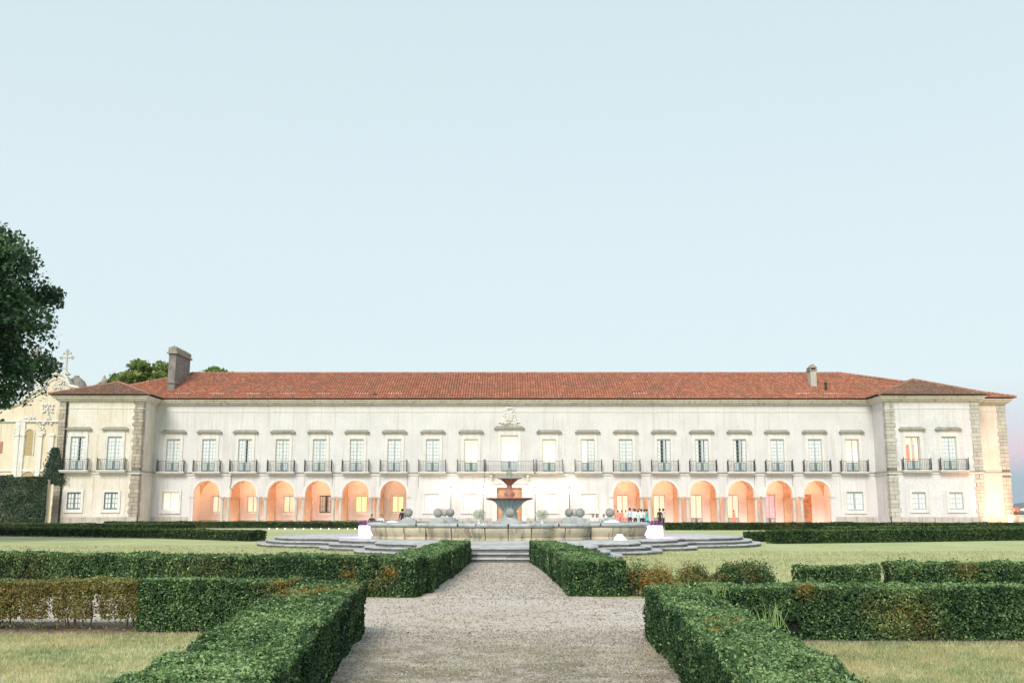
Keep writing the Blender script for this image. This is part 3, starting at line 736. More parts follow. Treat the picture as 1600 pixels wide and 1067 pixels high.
# corner stones
M['mortar'] = plain('dark_old_mortar', (.20, .18, .15), .95)
def quoins(x, y, sx, sy, m, z0=.98, top=12.4):
    q = MB(); xs = sorted((x+sx*.012, x-sx*.80)); q.box(xs[0], xs[1], y-.012, y+.62, z0, 5.19); q.box(xs[0], xs[1], y-.012, y+.62, 5.52, top-.02); q.build('quoin_mortar', M['mortar'], palace)
    z = z0; k = 0
    while z < top-.1:
        h = random.uniform(.30, .46); h = min(h, top-z)
        if not (5.16 < z+h and z < 5.5):
            a, b = (.92, .62) if k % 2 else (.80, .72)
            a += random.uniform(-.07, .07); b += random.uniform(-.06, .06); g = .016
            cut = random.uniform(.40, .62)*a if k % 2 == 0 else a
            for u0, u1 in (((0, cut),) if cut == a else ((0, cut-g), (cut+g, a))):
                p = random.uniform(.03, .075); q = MB(); o_ = p if u0 == 0 else -u0
                xs = sorted((x+sx*o_, x-sx*u1)); ys = sorted((y-p, y+(b if u0 == 0 else .1))); q.box(xs[0], xs[1], ys[0], ys[1], z+g*.8, z+h-g*.8)
                q.build('quoin', m, palace, bevel=.015)
        z += h; k += 1
quoins(-45.63, YP, -1, 1, M['quoin']); quoins(XL, YP, 1, 1, M['quoin'])
quoins(XR, YP, -1, 1, M['quoin_pale']); quoins(47.04, YP, 1, 1, M['quoin_pale']); quoins(51.1, 103.0, 1, 1, M['quoin_pale'])

# ---------------- windows: surround > casement, glass, curtain, hood
def make_window(x, y, z0, z1, w, style, hood=True, panel=.42, rows=6, fancy=False, wood='wood_light'):
    org = (x, y, z0)
    mb = MB(); s = .27 if hood else .24; h = z1-z0; hw = w/2
    for sg in (-1, 1):
        a, b = sorted((x+sg*hw, x+sg*(hw+s))); mb.box(a, b, y-.07, y+.02, z0-(0 if hood else s), z1+s)
        a, b = sorted((x+sg*(hw+s*.6), x+sg*(hw+s+.03))); mb.box(a, b, y-.095, y-.069, z0-(0 if hood else s), z1+s)
    mb.box(x-hw, x+hw, y-.068, y+.02, z1, z1+s-.002)
    if not hood: mb.box(x-hw, x+hw, y-.068, y+.02, z0-s, z0); mb.box(x-hw-s-.05, x+hw+s+.05, y-.13, y+.0, z0-s-.08, z0-s)
    if hood: mb.box(x-hw-s*.8, x+hw+s*.8, y-.055, y+.02, z1+s, z1+s+.30)
    win = mb.build('window', M['trim'], palace, origin=org)
    if hood:
        q = MB(); t = z1+s+.30; e = .62 if not fancy else .7
        q.box(x-hw-e+.17, x+hw+e-.17, y-.17, y, t, t+.10)
        q.build('hood_moulding', M['trim'], win, origin=org)
        q = MB(); a, b = x-hw-e, x+hw+e
        q.box(a, b, y-.34, y, t+.10, t+.17)
        q.add([(a, y-.34, t+.17), (b, y-.34, t+.17), (b-.25, y, t+.40), (a+.25, y, t+.40), (a, y, t+.17), (b, y, t+.17)], [(0, 1, 2, 3), (0, 3, 4), (1, 5, 2)])
        q.build('hood', M['hood'], win, origin=org)
    yw = y+.06; g = .03
    if style == 'blank':
        q = MB(); n = 4
        for k in range(n): q.box(x-hw+w*k/n+.004, x-hw+w*(k+1)/n-.004, y+.06, y+.10, z0+.02, z1-.02)
        q.build('shutter', M['blank'], win, origin=org); return win
    ph = panel*h*.6 if panel else 0
    for sg in (-1, 1):
        c = MB(); a, b = sorted((x+sg*.012, x+sg*(hw-.01))); st = .06
        c.box(a, a+st, yw, yw+.06, z0+.02, z1-.02); c.box(b-st, b, yw, yw+.06, z0+.02, z1-.02)
        c.box(a+st, b-st, yw+.003, yw+.057, z1-.12, z1-.02); c.box(a+st, b-st, yw+.003, yw+.057, z0+.02, z0+.14+ph)
        gz0, gz1 = z0+.14+ph, z1-.12
        for r in range(1, rows): zz = gz0+(gz1-gz0)*r/rows; c.box(a+st, b-st, yw+.01, yw+.045, zz-.013, zz+.013)
        mx_ = (a+b)/2; c.box(mx_-.013, mx_+.013, yw+.012, yw+.043, gz0, gz1)
        if ph: c.box(a+st+.06, b-st-.06, yw-.02, yw+.002, z0+.16, z0+ph+.05)
        c.build('casement', M[wood], win, origin=org)
        gl = MB(); gl.add([(a+.05, yw+.03, gz0), (b-.05, yw+.03, gz0), (b-.05, yw+.03, gz1), (a+.05, yw+.03, gz1)], [(0, 1, 2, 3)])
        gl.build('glass', M['glass'], win, origin=org)
    if ph:
        pn = MB(); pn.box(x-hw+.10, x+hw-.10, yw-.012, yw-.001, z0+.05, z0+ph+.10); pn.build('door_panel', M['wood_dark'], win, origin=org)
    # what hangs or glows behind the glass
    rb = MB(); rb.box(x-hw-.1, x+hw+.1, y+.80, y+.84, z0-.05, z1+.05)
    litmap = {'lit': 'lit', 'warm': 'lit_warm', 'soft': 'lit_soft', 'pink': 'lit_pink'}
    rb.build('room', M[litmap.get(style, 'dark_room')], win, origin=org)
    def cur(a, b, mname='curtain', top=0.0):
        q = MB(); n = max(3, int((b-a)/.05)); vs_ = []
        for i in range(n+1):
            xx = a+(b-a)*i/n; yy = yw+.075+.008*math.sin(i*1.9); vs_ += [(xx, yy, z0+.05), (xx, yy, z1-.03-top)]
        q.add(vs_, [(2*i, 2*i+2, 2*i+3, 2*i+1) for i in range(n)]); q.build('curtain', M[mname], win, origin=org)
    if style == 'curtain': cur(x-hw, x+hw)
    elif style == 'split': cur(x-hw, x-hw*.45); cur(x-hw*.05, x+hw*.25); cur(x+hw*.38, x+hw)
    elif style == 'mid': cur(x-hw, x-hw*.12); cur(x+hw*.12, x+hw)
    elif style == 'gap': cur(x-hw, x+hw*.1); cur(x+hw*.35, x+hw)
    elif style == 'halflit':
        q = MB(); q.box(x-hw, x-.05, yw+.3, yw+.34, z0, z1); q.build('lit_room', M['lit_soft'], win, origin=org); cur(x, x+hw)
    elif style == 'redcurt': cur(x-hw, x-hw*.3, 'curtain_red', .5); cur(x-hw*.05, x+hw*.35, 'curtain_red', .5)
    return win
protos = {}
def window(x, y, z0, z1, w, style, **kw):
    key = (y, z0, z1, w, style, tuple(sorted(kw.items())))
    if key in protos: return copy_tree(protos[key], palace, (x, y, z0))
    protos[key] = make_window(x, y, z0, z1, w, style, **kw); return protos[key]
ST = ['curtain', 'curtain', 'gap', 'curtain', 'curtain', 'curtain', 'mid', 'curtain', 'lit', None, 'lit', 'halflit', 'curtain', 'split', 'split', 'split', 'mid', 'mid', 'soft']
for x, s in zip(WX, ST):
    if s: window(x, YF, Z_BAL, Z_WT, 1.4, s)
cw = window(-.27, YF, Z_BAL, 9.33, 1.8, 'lit', fancy=True)
window(-43.55, YP, Z_BAL, Z_WT, 1.44, 'gap'); window(-39.86, YP, Z_BAL, Z_WT, 1.44, 'curtain')
w1 = window(40.18, YP, Z_BAL, Z_WT, 1.44, 'soft'); copyred = make_window
window(43.83, YP, Z_BAL, Z_WT, 1.44, 'curtain')
q = MB(); q.box(40.18-.66, 40.18-.20, YP+.36, YP+.40, Z_BAL+.1, Z_WT-.75); q.box(40.18+.02, 40.18+.28, YP+.36, YP+.40, Z_BAL+.1, Z_WT-.75)
q.build('curtain', M['curtain_red'], w1, origin=(40.18, YP, Z_BAL))
for x in (-43.55, -39.86): window(x, YP, 1.72, 3.40, 1.36, 'curtain', hood=False, panel=0, rows=3, wood='wood_dark')
for x in (40.45, 44.15): window(x, YP, 1.72, 3.40, 1.36, 'curtain', hood=False, panel=0, rows=3)
make_window(WX[0], YF, 1.62, 3.50, 1.7, 'lit', hood=False, panel=0, rows=3, wood='blank')
make_window(WX[18], YF, 1.62, 3.50, 1.7, 'mid', hood=False, panel=0, rows=3)
for x in (WX[7], WX[8], WX[10], WX[11]): window(x, YF, 1.62, 3.28, 1.48, 'blank', hood=False)

# ---------------- balconies
def balcony(x, y, w, bars=18):
    org = (x, y, 5.26); mb = MB(); hw = w/2
    mb.box(x-hw-.06, x+hw+.06, y-.72, y-.02, 5.46, 5.56); mb.box(x-hw, x+hw, y-.64, y-.02, 5.36, 5.459); mb.box(x-hw+.1, x+hw-.1, y-.4, y-.02, 5.28, 5.36)
    b = mb.build('balcony', M['trim'], palace, origin=org)
    r = MB(); yf = y-.64; zt = 6.66
    r.box(x-hw, x+hw, yf-.015, yf+.015, zt-.03, zt); r.box(x-hw, x+hw, yf-.015, yf+.015, 5.64, 5.67)
    for sg in (-1, 1):
        xx = x+sg*hw; r.box(xx-.02, xx+.02, yf, y, zt-.045, zt-.005); r.box(xx-.015, xx+.015, yf, y, 5.64, 5.67)
        for k in range(1, 5): r.box(xx-.012, xx+.012, yf+.128*k-.012, yf+.128*k+.012, 5.56, zt-.04)
        r.bar((xx, yf, 5.56), (xx, yf, zt+.06), .045, 6, .035); r.ball((xx, yf, zt+.10), .06, 8, 6)
        for k in range(4): r.bar((xx, yf-.05-.04*math.sin(k), 5.75+k*.22), (xx, yf+.05, 5.86+k*.22), .02, 5)
    n = int(w/.17)
    for k in range(1, n): xx = x-hw+w*k/n; r.box(xx-.010, xx+.010, yf-.010, yf+.010, 5.56, zt-.04)
    r.build('railing', M['iron'], b, origin=org)
    return b
b0 = None
for i, x in enumerate(WX):
    if i == 9: continue
    if b0 is None: b0 = balcony(x, YF, 2.75)
    else: copy_tree(b0, palace, (x, YF, 5.26))
balcony(-.27, YF, 5.0)
for x in (-43.55, -39.86, 40.3, 44.0): copy_tree(b0, palace, (x, YP, 5.26))
# coat of arms above the middle window
mb = MB(); cx = -.27
mb.slab([(cx-.80, 10.48), (cx+.80, 10.48), (cx+.66, 11.2), (cx+.50, 12.2), (cx-.50, 12.2), (cx-.66, 11.2)], YF-.08, YF)
mb.slab([(cx-.28, 10.9), (cx+.28, 10.9), (cx+.36, 11.3), (cx+.30, 11.6), (cx-.30, 11.6), (cx-.36, 11.3)], YF-.22, YF-.081)
for k in range(90):
    z_ = random.uniform(10.5, 12.25); hw_ = .80-.20*(z_-10.5); x_ = cx+random.uniform(-hw_, hw_)
    if abs(x_-cx) > .34 or not 10.9 < z_ < 11.6: mb.ball((x_, YF-.12, z_), random.uniform(.07, .15), 7, 5)
for k in range(9): mb.ball((cx+(k-4)*.10, YF-.2, 12.12+.10*math.cos((k-4)*.5)), .07, 7, 5)
for k in range(6): mb.box(cx-.22+.09*k, cx-.17+.09*k, YF-.26, YF-.21, 10.85, 11.55)
for s_ in (-1, 1):
    for k in range(5): mb.ball((cx+s_*(.60+.12*k), YF-.08, 10.72-.02*k), .11-.012*k, 7, 5)
mb.build('coat_of_arms', M['trim'], palace, smooth=False)
# portal and door below the middle balcony
mb = MB()
mb.box(cx-1.75, cx-1.28, YF-.10, YF, 0, 4.35); mb.box(cx+1.28, cx+1.75, YF-.10, YF, 0, 4.35); mb.box(cx-1.28, cx+1.28, YF-.098, YF, 3.92, 4.35)
mb.box(cx-1.95, cx+1.95, YF-.22, YF, 4.35, 4.52)
for s_ in (-1, 1):
    for k in range(4): mb.box(cx+s_*1.9-.14, cx+s_*1.9+.14, YF-.16-.13*k, YF-.03, 4.54+.17*k, 4.70+.17*k)
mb.build('portal', M['trim'], palace)
for s_ in (-1, 1):
    q = MB(); a, b = sorted((cx+s_*.02, cx+s_*1.26)); q.box(a, b, YF+.18, YF+.25, .02, 3.90)
    for r_ in range(4): q.box(a+.14, b-.14, YF+.14, YF+.178, .2+r_*.92, .95+r_*.92)
    q.build('door', M['door'], palace)
# drain pipes, cables and rain stains' outlets
def pipe(x, y, z0, z1, r=.07, name='drain_pipe'):
    q = MB(); q.bar((x, y, z0), (x, y, z1), r, 8)
    for z in np.arange(z0+.6, z1, 1.9): q.bar((x, y, z), (x, y, z+.08), r*1.35, 8)
    q.build(name, M['iron'], palace)
pipe(-44.85, YP-.14, .1, 12.4, .09)
q = MB(); px_, pz = at(361, 738, YF-.1)
q.tube([(px_, YF-.08, 5.2), (px_+.02, YF-.08, 4.2), (px_-.1, YF-.09, 3.95), (px_+.12, YF-.08, 3.75), (px_+.32, YF-.08, 3.72)], .028, 5); q.build('cable', M['iron'], palace)
for i in (4, 5, 6, 7, 8, 12, 13, 14, 15, 16):
    for sg in (-1, 1):
        if random.random() < .7:
            q = MB(); x = WX[i]+sg*1.42; q.tube([(x, YF-.03, 5.18), (x+random.uniform(-.02, .02), YF-.03, 4.6), (x, YF-.03, random.uniform(3.6, 4.3))], [.018, .014, .008], 5); q.build('cable', M['iron'], palace)

# ---------------- arcades
def column(x, y):
    mb = MB()
    mb.box(x-.24, x+.24, y-.24, y+.24, 0, .14)
    mb.lathe((x, y, 0), [(.22, .14), (.24, .18), (.22, .24), (.19, .28), (.185, 1.4), (.165, 2.62), (.19, 2.64), (.19, 2.68), (.165, 2.70), (.18, 2.78), (.23, 2.86)], 14)
    mb.box(x-.26, x+.26, y-.26, y+.26, 2.86, 2.998)
    return mb.build('column', M['column'], palace, origin=(x, y, 0))
def copy_col(c, x, y):
    d = c.copy(); C.objects.link(d); d.parent = palace; d.location = Vector((x, y, 0))-WO[palace.name]; WO[d.name] = Vector((x, y, 0))
c0 = column(LA[0]-AR-.22, YF+.22)
for grp in (LA, RA):
    for i, x in enumerate(grp):
        for xx in (x-AR-.22, x+AR+.22):
            if not (grp is LA and i == 0 and xx < x): copy_col(c0, xx, YF+.22)
def arch_ring(x, y, p=.06):
    mb = MB(); n = 22; r0 = 0; f = arch_top(x); vs_ = []; fs = []
    for i in range(n+1):
        a = math.pi*i/n; cx_, cz = x-AR*math.cos(a), ZS+.29+(ZT-ZS-.29)*math.sin(a)
        ox, oz = x-(AR+.24)*math.cos(a), ZS+.29+(ZT-ZS-.29+.24)*math.sin(a)
        vs_ += [(cx_, y-p, cz), (ox, y-p, oz), (ox, y+.02, oz), (cx_, y+.02, cz)]
    for i in range(n):
        for k in range(4): fs.append((i*4+k, i*4+(k+1) % 4, (i+1)*4+(k+1) % 4, (i+1)*4+k))
    fs += [(0, 1, 2, 3), (n*4+3, n*4+2, n*4+1, n*4)]
    mb.add(vs_, fs)
    for sg in (-1, 1):
        a, b = sorted((x+sg*AR, x+sg*(AR+.24))); mb.box(a, b, y-p, y+.02, ZS+.002, ZS+.29)
    return mb.build('arch_moulding', M['trim'], palace, origin=(x, y, 0))
a0 = arch_ring(LA[0], YF)
for x in LA[1:]+RA: copy_tree(a0, palace, (x, YF, 0))
# galleries behind the arches: floor, vault, cross ribs, back wall with openings
YB = 108.2
for grp, right in ((LA, False), (RA, True)):
    x0, x1 = grp[0]-1.95, grp[-1]+1.95
    hs = [(x-.62, x+.62, .02, 3.30) for x in grp] if right else [(x-.62, x+.62, 1.35, 3.20) for x in grp]
    wall('gallery_wall', x0, x1, 0, 5.1, YB, .4, hs, M['plaster_in'], back=False)
    q = MB(); q.box(x0-.4, x0, YF+.45, YB, 0, 5.1); q.box(x1, x1+.4, YF+.45, YB, 0, 5.1); q.box(x0, x1, YF-.3, YB+.6, -.1, .02); q.build('gallery_side', M['plaster_in'], palace)
    plq = MB(); plq.box(x0, x1, YB-.05, YB-.001, .02, .62) if not right else None
    if not right: plq.build('gallery_plinth', M['plinth'], palace)
    for i in range(len(grp)):
        c = grp[i]; L_ = c-1.97 if i else x0; R__ = c+1.97 if i < 5 else x1; n = 12; vs_ = []; fs = []
        hx = (R__-L_)/2; mx_ = (L_+R__)/2; hy = (YB-YF-.4)/2; my = (YB+YF+.4)/2
        for a in range(n+1):
            for b in range(n+1):
                x = L_+(R__-L_)*a/n; y = my-hy+2*hy*b/n
                k1 = math.sqrt(max(0, 1-((x-mx_)/hx)**2)); k2 = math.sqrt(max(0, 1-((y-my)/hy)**2))
                vs_.append((x, y, 3.05+1.85*max(k1, k2)))
        for a in range(n):
            for b in range(n): fs.append((a*(n+1)+b, (a+1)*(n+1)+b, (a+1)*(n+1)+b+1, a*(n+1)+b+1))
        q = MB(); q.add(vs_, fs); q.build('vault', M['vault'], palace)
        if i:                       # rib arch with pilaster between two bays
            xb = (grp[i]+grp[i-1])/2; q = MB()
            q.box(xb-.46, xb+.46, YB-.42, YB-.003, 0, 2.85); q.box(xb-.52, xb+.52, YB-.48, YB-.004, 2.85, 2.98)
            v2 = []; f2 = []; m_ = 14
            for k in range(m_+1):
                t = math.pi*k/m_; yy, zz = my-hy*.93*math.cos(t), 3.0+1.72*math.sin(t); yo, zo = my-hy*1.03*math.cos(t), 3.0+1.98*math.sin(t)
                v2 += [(xb-.44, yy, zz), (xb+.44, yy, zz), (xb+.44, yo, zo), (xb-.44, yo, zo)]
            for k in range(m_):
                for e in range(4): f2.append((k*4+e, k*4+(e+1) % 4, (k+1)*4+(e+1) % 4, (k+1)*4+e))
            q.add(v2, f2); q.build('vault_rib', M['vault'], palace)
LST = ['lit', 'lit', 'soft', 'gap', 'warm', 'warm']; RST = ['lit', 'lit', 'lit', 'soft', 'pink', None]
for x, s in zip(LA, LST): window(x, YB, 1.35, 3.20, 1.24, s, hood=False, panel=0, rows=3, wood='wood_light' if s != 'gap' else 'wood_dark')
for x, s in zip(RA, RST):
    if s: window(x, YB, .02, 3.30, 1.24, s, hood=False, panel=.35, rows=4)
    else:
        q = MB(); q.box(x-.62, x+.62, YB+.1, YB+.16, .02, 3.3)
        for k in range(5): q.box(x-.5, x+.5, YB+.06, YB+.10, .2+k*.62, .7+k*.62)
        q.build('door', M['door'], palace)

# ---------------- roofs
def tiles(name, A, B, Cc, D, m, w=.275, l=.46, under=True):
    A, B, Cc, D = map(Vector, (A, B, Cc, D)); e = (B-A).normalized(); nrm = e.cross(D-A).normalized()
    if nrm.z < 0: nrm = -nrm
    u = nrm.cross(e).normalized()
    if u.dot(D-A) < 0: u = -u
    Ht = (D-A).dot(u); W = (B-A).length; sD = (D-A).dot(e); sC = (Cc-A).dot(e)
    V = []; F = []; T = []; nseg = 4; rows = int(Ht/l)+1; cols = int(W/w)+1
    angs = [math.pi*i/nseg for i in range(nseg+1)]
    for j in range(rows):
        t = j*l
        for i in range(cols):
            s = (i+.5)*w; tm = min(t+l*.5, Ht)
            if s < sD*tm/Ht+.02 or s > W+(sC-W)*tm/Ht-.02: continue
            b = len(V); jj = random.uniform(-.012, .012); tt = .18+random.random()*.45+.3*(random.random() < .12)
            for (tv, lift, r) in ((t-.03+jj, .055, w*.52), (min(t+l*1.05, Ht), .02, w*.44)):
                for a in angs:
                    V.append(A+e*(s+jj*.5-math.cos(a)*r)+u*tv+nrm*(lift+math.sin(a)*r*.95))
            n1 = nseg+1
            for k in range(nseg): F.append((b+k, b+k+1, b+n1+k+1, b+n1+k)); T.append(tt)
            F.append(tuple(b+k for k in range(n1))); T.append(.05)
    if under:
        b = len(V); V += [A, B, Cc, D] if (Cc-D).length > .01 else [A, B, Cc]
        F.append(tuple(range(b, len(V)))); T.append(.15)
    org = WO[palace.name]; me = bpy.data.meshes.new(name); me.from_pydata([tuple(v-org) for v in V], [], F)
    at_ = me.attributes.new('tint', 'FLOAT', 'FACE'); at_.data.foreach_set('value', T)
    return link_mesh(name, me, m, palace, kind='stuff')
def ridge(A, B, m, r=.15):
    A, B = Vector(A), Vector(B); n = int((B-A).length/.45); q = MB()
    for k in range(n):
        a = A.lerp(B, k/n); b = A.lerp(B, (k+1.1)/n); q.bar(a+Vector((0, 0, .02)), b+Vector((0, 0, .0)), r*1.05, 7, r*.9)
    me_o = q.build('ridge_tiles', m, palace, kind='stuff')
EZ = 13.05
M['tile_plain'] = plain('clay_ridge_tile', (.33, .17, .11), .85, 0, .35, 3)
RZ = 16.75
tiles('roof_tiles', (-46.4, 103.2, EZ), (47.0, 103.2, EZ), (36.9, 111, RZ), (-35.9, 111, RZ), M['tile'])
tiles('roof_tiles', (-46.4, 119, EZ), (-46.4, 103.2, EZ), (-35.9, 111, RZ), (-35.9, 111, RZ), M['tile'], w=.4, l=.8)
q = MB(); q.add([(-46.4, 119, EZ), (52.0, 119, EZ), (36.9, 111, RZ), (-35.9, 111, RZ)], [(0, 1, 2, 3)]); q.build('rear_roof', M['tile_plain'], palace)
tiles('roof_tiles', (47.0, 102.2, EZ), (52.0, 102.2, EZ), (36.9, 111, RZ), (36.9, 111, RZ), M['tile'])
tiles('roof_tiles', (52.0, 102.2, EZ), (52.0, 119, EZ), (36.9, 111, RZ), (36.9, 111, RZ), M['tile'], w=.4, l=.8)
ridge((-35.9, 111, RZ+.05), (36.9, 111, RZ+.05), M['tile_plain']); ridge((36.9, 111, RZ+.05), (52, 102.2, EZ+.1), M['tile_plain']); ridge((-35.9, 111, RZ+.05), (-46.4, 103.2, EZ+.1), M['tile_plain'])
for (xa, xb, pz) in ((-46.5, -36.4, 14.85), (36.85, 47.9, 15.15)):
    xm = (xa+xb)/2; yb = 108.6; yp = 104.3
    tiles('roof_tiles', (xa, 99.35, EZ), (xb, 99.35, EZ), (xm, yp, pz), (xm, yp, pz), M['tile_old'])
    tiles('roof_tiles', (xb, 99.35, EZ), (xb, 112.5, EZ), (xm, yb+1, pz), (xm, yp, pz), M['tile_old'])
    tiles('roof_tiles', (xa, 112.5, EZ), (xa, 99.35, EZ), (xm, yp, pz), (xm, yb+1, pz), M['tile_old'])
    for p in ((xa, 99.35, EZ+.08), (xb, 99.35, EZ+.08)): ridge(p, (xm, yp, pz+.06), M['tile_plain'])
    ridge((xm, yp, pz+.06), (xm, yb+1, pz+.06), M['tile_plain'])
# vent tiles: short rows of pale openings low on the slope
for px_ in (284, 340, 396, 448, 505, 565, 617, 1000, 1255, 1298):
    x, _ = at(px_, 616, 104.3); q = MB()
    for k in range(6):
        a = x+(k-2.5)*.245; yy = 104.35; zz = EZ+(yy-103.2)*.474+.13
        q.box(a-.05, a+.05, yy-.05, yy+.10, zz, zz+.07)
    q.build('vent_tiles', M['trim'], palace)
# chimneys
M['chim'] = stone('shade_darkened_chimney_stone', (.34, .30, .27), (.13, .13, .13), (.08, .09, .09), .8, 1.5, 14, bd=.04, streak=False)  # whole stone darkened, the side's shade is put into its colour
xa, za = at(264.5, 545, 105.6); xb, _ = at(275.5, 545, 105.6)
q = MB(); q.box(xa, xb, 105.6, 110.4, 13.4, 18.2); q.box(xa-.08, xb+.08, 105.5, 110.5, 15.0, 15.08)
ch = q.build('chimney', M['chim'], palace)
q = MB(); q.box(xa-.18, xb+.18, 105.38, 110.6, 18.2, 18.35); q.box(xa-.05, xb+.05, 105.5, 110.5, 18.35, 18.85)
q.add([(xa-.05, 105.5, 18.85), (xb+.05, 105.5, 18.85), (xb+.05, 110.5, 18.85), (xa-.05, 110.5, 18.85), ((xa+xb)/2, 106, 19.15), ((xa+xb)/2, 110, 19.15)], [(0, 1, 4), (1, 2, 5, 4), (2, 3, 5), (3, 0, 4, 5)])
q.build('chimney_cap', M['hood'], ch)
xa, _ = at(1267, 590, 106.5); xb, _ = at(1276, 590, 106.5)
q = MB(); q.box(xa, xb, 106.5, 107.7, 14.2, 16.5); ch = q.build('chimney', M['quoin_pale'], palace)
q = MB(); q.box(xa-.12, xb+.12, 106.4, 107.8, 16.5, 16.6)
for s_ in (0, 1):
    x = xa if s_ == 0 else xb; q.box(x-.05 if s_ == 0 else x-.1, x+.1 if s_ == 0 else x+.05, 106.5, 107.7, 16.6, 16.8)
q.add([(xa-.12, 106.4, 16.8), (xb+.12, 106.4, 16.8), (xb+.12, 107.8, 16.8), (xa-.12, 107.8, 16.8), ((xa+xb)/2, 106.5, 17.25), ((xa+xb)/2, 107.7, 17.25)], [(0, 1, 4), (1, 2, 5, 4), (2, 3, 5), (3, 0, 4, 5), (0, 3, 2, 1)])
q.build('chimney_cap', M['hood'], ch)
x, _ = at(1290, 606, 105.5); q = MB(); q.bar((x, 105.4, 14.0), (x, 105.4, 14.95), .12, 8); q.bar((x, 105.4, 14.95), (x, 105.4, 15.1), .2, 8, .1); q.build('flue_pipe', M['iron'], palace)
x, _ = at(586, 618, 104.2); q = MB(); q.ball((x, 104.1, 13.6), .2, 10, 6); q.build('roof_vent', M['iron'], palace)

# ---------------- lamps
def bulb(name, loc, e, c, r=.12):
    l = bpy.data.lights.new(name, 'POINT'); l.energy = e; l.color = c; l.shadow_soft_size = r
    return l
def gallery_lamp(x, e, c, label):
    root = empty('hanging_lantern', (x, 106.3, 4.25), label, 'lantern', 'lanterns hanging in the arcades')
    q = MB(); q.bar((x, 106.3, 4.86), (x, 106.3, 4.92), .012, 5); q.lathe((x, 106.3, 4.82), [(.09, 0), (.06, .03), (.02, .05)], 8); q.build('lantern_cage', M['iron'], root)
    q = MB(); q.lathe((x, 106.3, 4.75), [(.03, 0), (.06, .03), (.05, .07)], 8); q.build('glass_globe', M['lamp'], root)
    l = bulb('bulb', None, e, c); o = bpy.data.objects.new('bulb', l); C.objects.link(o); o.parent = root; o.location = (0, 0, .53)
OR = (1.0, .40, .20)
for i, x in enumerate(LA):
    e = (105, 125, 125, 125, 115, 50)[i]; c = OR if i not in (0, 5) else ((1, .50, .24) if i == 0 else (1.0, .52, .28))
    gallery_lamp(x, e*1.6, c, 'lantern hanging in the %s arch of the left arcade, counted from the left' % ('first', 'second', 'third', 'fourth', 'fifth', 'sixth')[i])
for i, x in enumerate(RA):
    gallery_lamp(x, 205, (1, .40, .21), 'lantern hanging in the %s arch of the right arcade, counted from the middle door' % ('first', 'second', 'third', 'fourth', 'fifth', 'sixth')[i])
for px_, lab in ((704.6, 'leftmost of the four lit lamp posts before the middle of the palace'), (755, 'lit lamp post just left of the palace door'),
                 (836, 'lit lamp post just right of the palace door'), (890, 'rightmost of the four lit lamp posts before the middle of the palace')):
    x, _ = at(px_, 770, 102.4); root = empty('lamp_post', (x, 102.4, 0), lab, 'lamp post', 'lit lamp posts before the palace door')
    q = MB(); q.lathe((x, 102.4, 0), [(.14, 0), (.14, .15), (.07, .3), (.045, .5), (.035, 3.2), (.08, 3.25), (.10, 3.3)], 10); q.build('post', M['iron'], root)
    q = MB(); q.lathe((x, 102.4, 3.32), [(.08, 0), (.15, .12), (.17, .26), (.13, .40), (.05, .48)], 12); q.build('lamp_globe', M['lamp'], root)
    q = MB(); q.lathe((x, 102.4, 3.81), [(.14, 0), (.08, .08), (.02, .18)], 10); q.build('lamp_cap', M['iron'], root)
    l = bulb('bulb', None, 14, (1, .38, .18), .2); o = bpy.data.objects.new('bulb', l); C.objects.link(o); o.parent = root; o.location = (0, .10, 3.55)
# floodlight washing the extension's wall with orange light
x, y = 48.3, 98.6
root = empty('floodlight', (x, y, 0), 'small ground floodlight washing the far right wall orange', 'floodlight')
q = MB(); q.box(x-.14, x+.14, y-.08, y+.08, 0, .10); q.box(x-.2, x+.2, y-.1, y+.06, .10, .42); q.build('housing', M['iron'], root)
l = bpy.data.lights.new('flood_beam', 'SPOT'); l.energy = 1700; l.color = (1, .42, .20); l.spot_size = R(150); l.spot_blend = .8; l.shadow_soft_size = .15
o = bpy.data.objects.new('flood_beam', l); C.objects.link(o); o.parent = root; o.location = (0, .12, .45)
o.rotation_euler = (Vector((-1.3, -4.4, -5.5))).to_track_quat('Z', 'Y').to_euler()
# ------------------------------------------------------------------ low wall with stone ball, right edge
root = empty('garden_wall', (51.5, 101, 0), 'low cream garden wall running off the right edge beside the palace', 'wall')
q = MB(); q.box(49.5, 66, 99.0, 99.4, 0, 1.05); q.build('wall', M['plaster_cream'], root)
q = MB(); q.box(49.4, 66, 98.92, 99.48, 1.05, 1.17); q.build('coping', M['trim'], root)
q = MB(); q.box(48.9, 49.5, 98.8, 99.6, 0, 1.2); q.build('pier', M['quoin'], root)
q = MB(); q.lathe((49.6, 99.2, 1.17), [(.2, 0), (.12, .08), (.1, .12)], 12); q.ball((49.6, 99.2, 1.60), .36, 16, 10); o = q.build('stone_ball', M['bowl_red'], origin=(49.6, 99.2, 1.17), smooth=True)
tag(o, 'reddish stone ball on the end of the low wall at the right palace corner', 'stone ball')

# ------------------------------------------------------------------ church behind on the left
YC = 122.0
church = empty('church', (-55, YC, 0), 'cream baroque church facade with scrolled gable, sun warmth painted into its plaster, behind left pavilion', 'church')
CP = lambda px, py: at(px, py, YC)
outl = [CP(-40, 830), CP(-40, 640), CP(20, 634), CP(36, 627), CP(45, 617), CP(56, 611), CP(66, 606), CP(71, 601), CP(72, 596), CP(75, 591), CP(82, 586), CP(90, 583), CP(98, 585), CP(104, 590), CP(107, 598), CP(109, 603), CP(120, 605), CP(124, 608), CP(128, 612), CP(140, 620), CP(160, 640), CP(160, 830)]
outl = [(x, max(z, 0)) for x, z in outl]
q = MB(); q.slab(outl, YC, YC+1.2); q.build('facade', M['plaster_cream'], church)
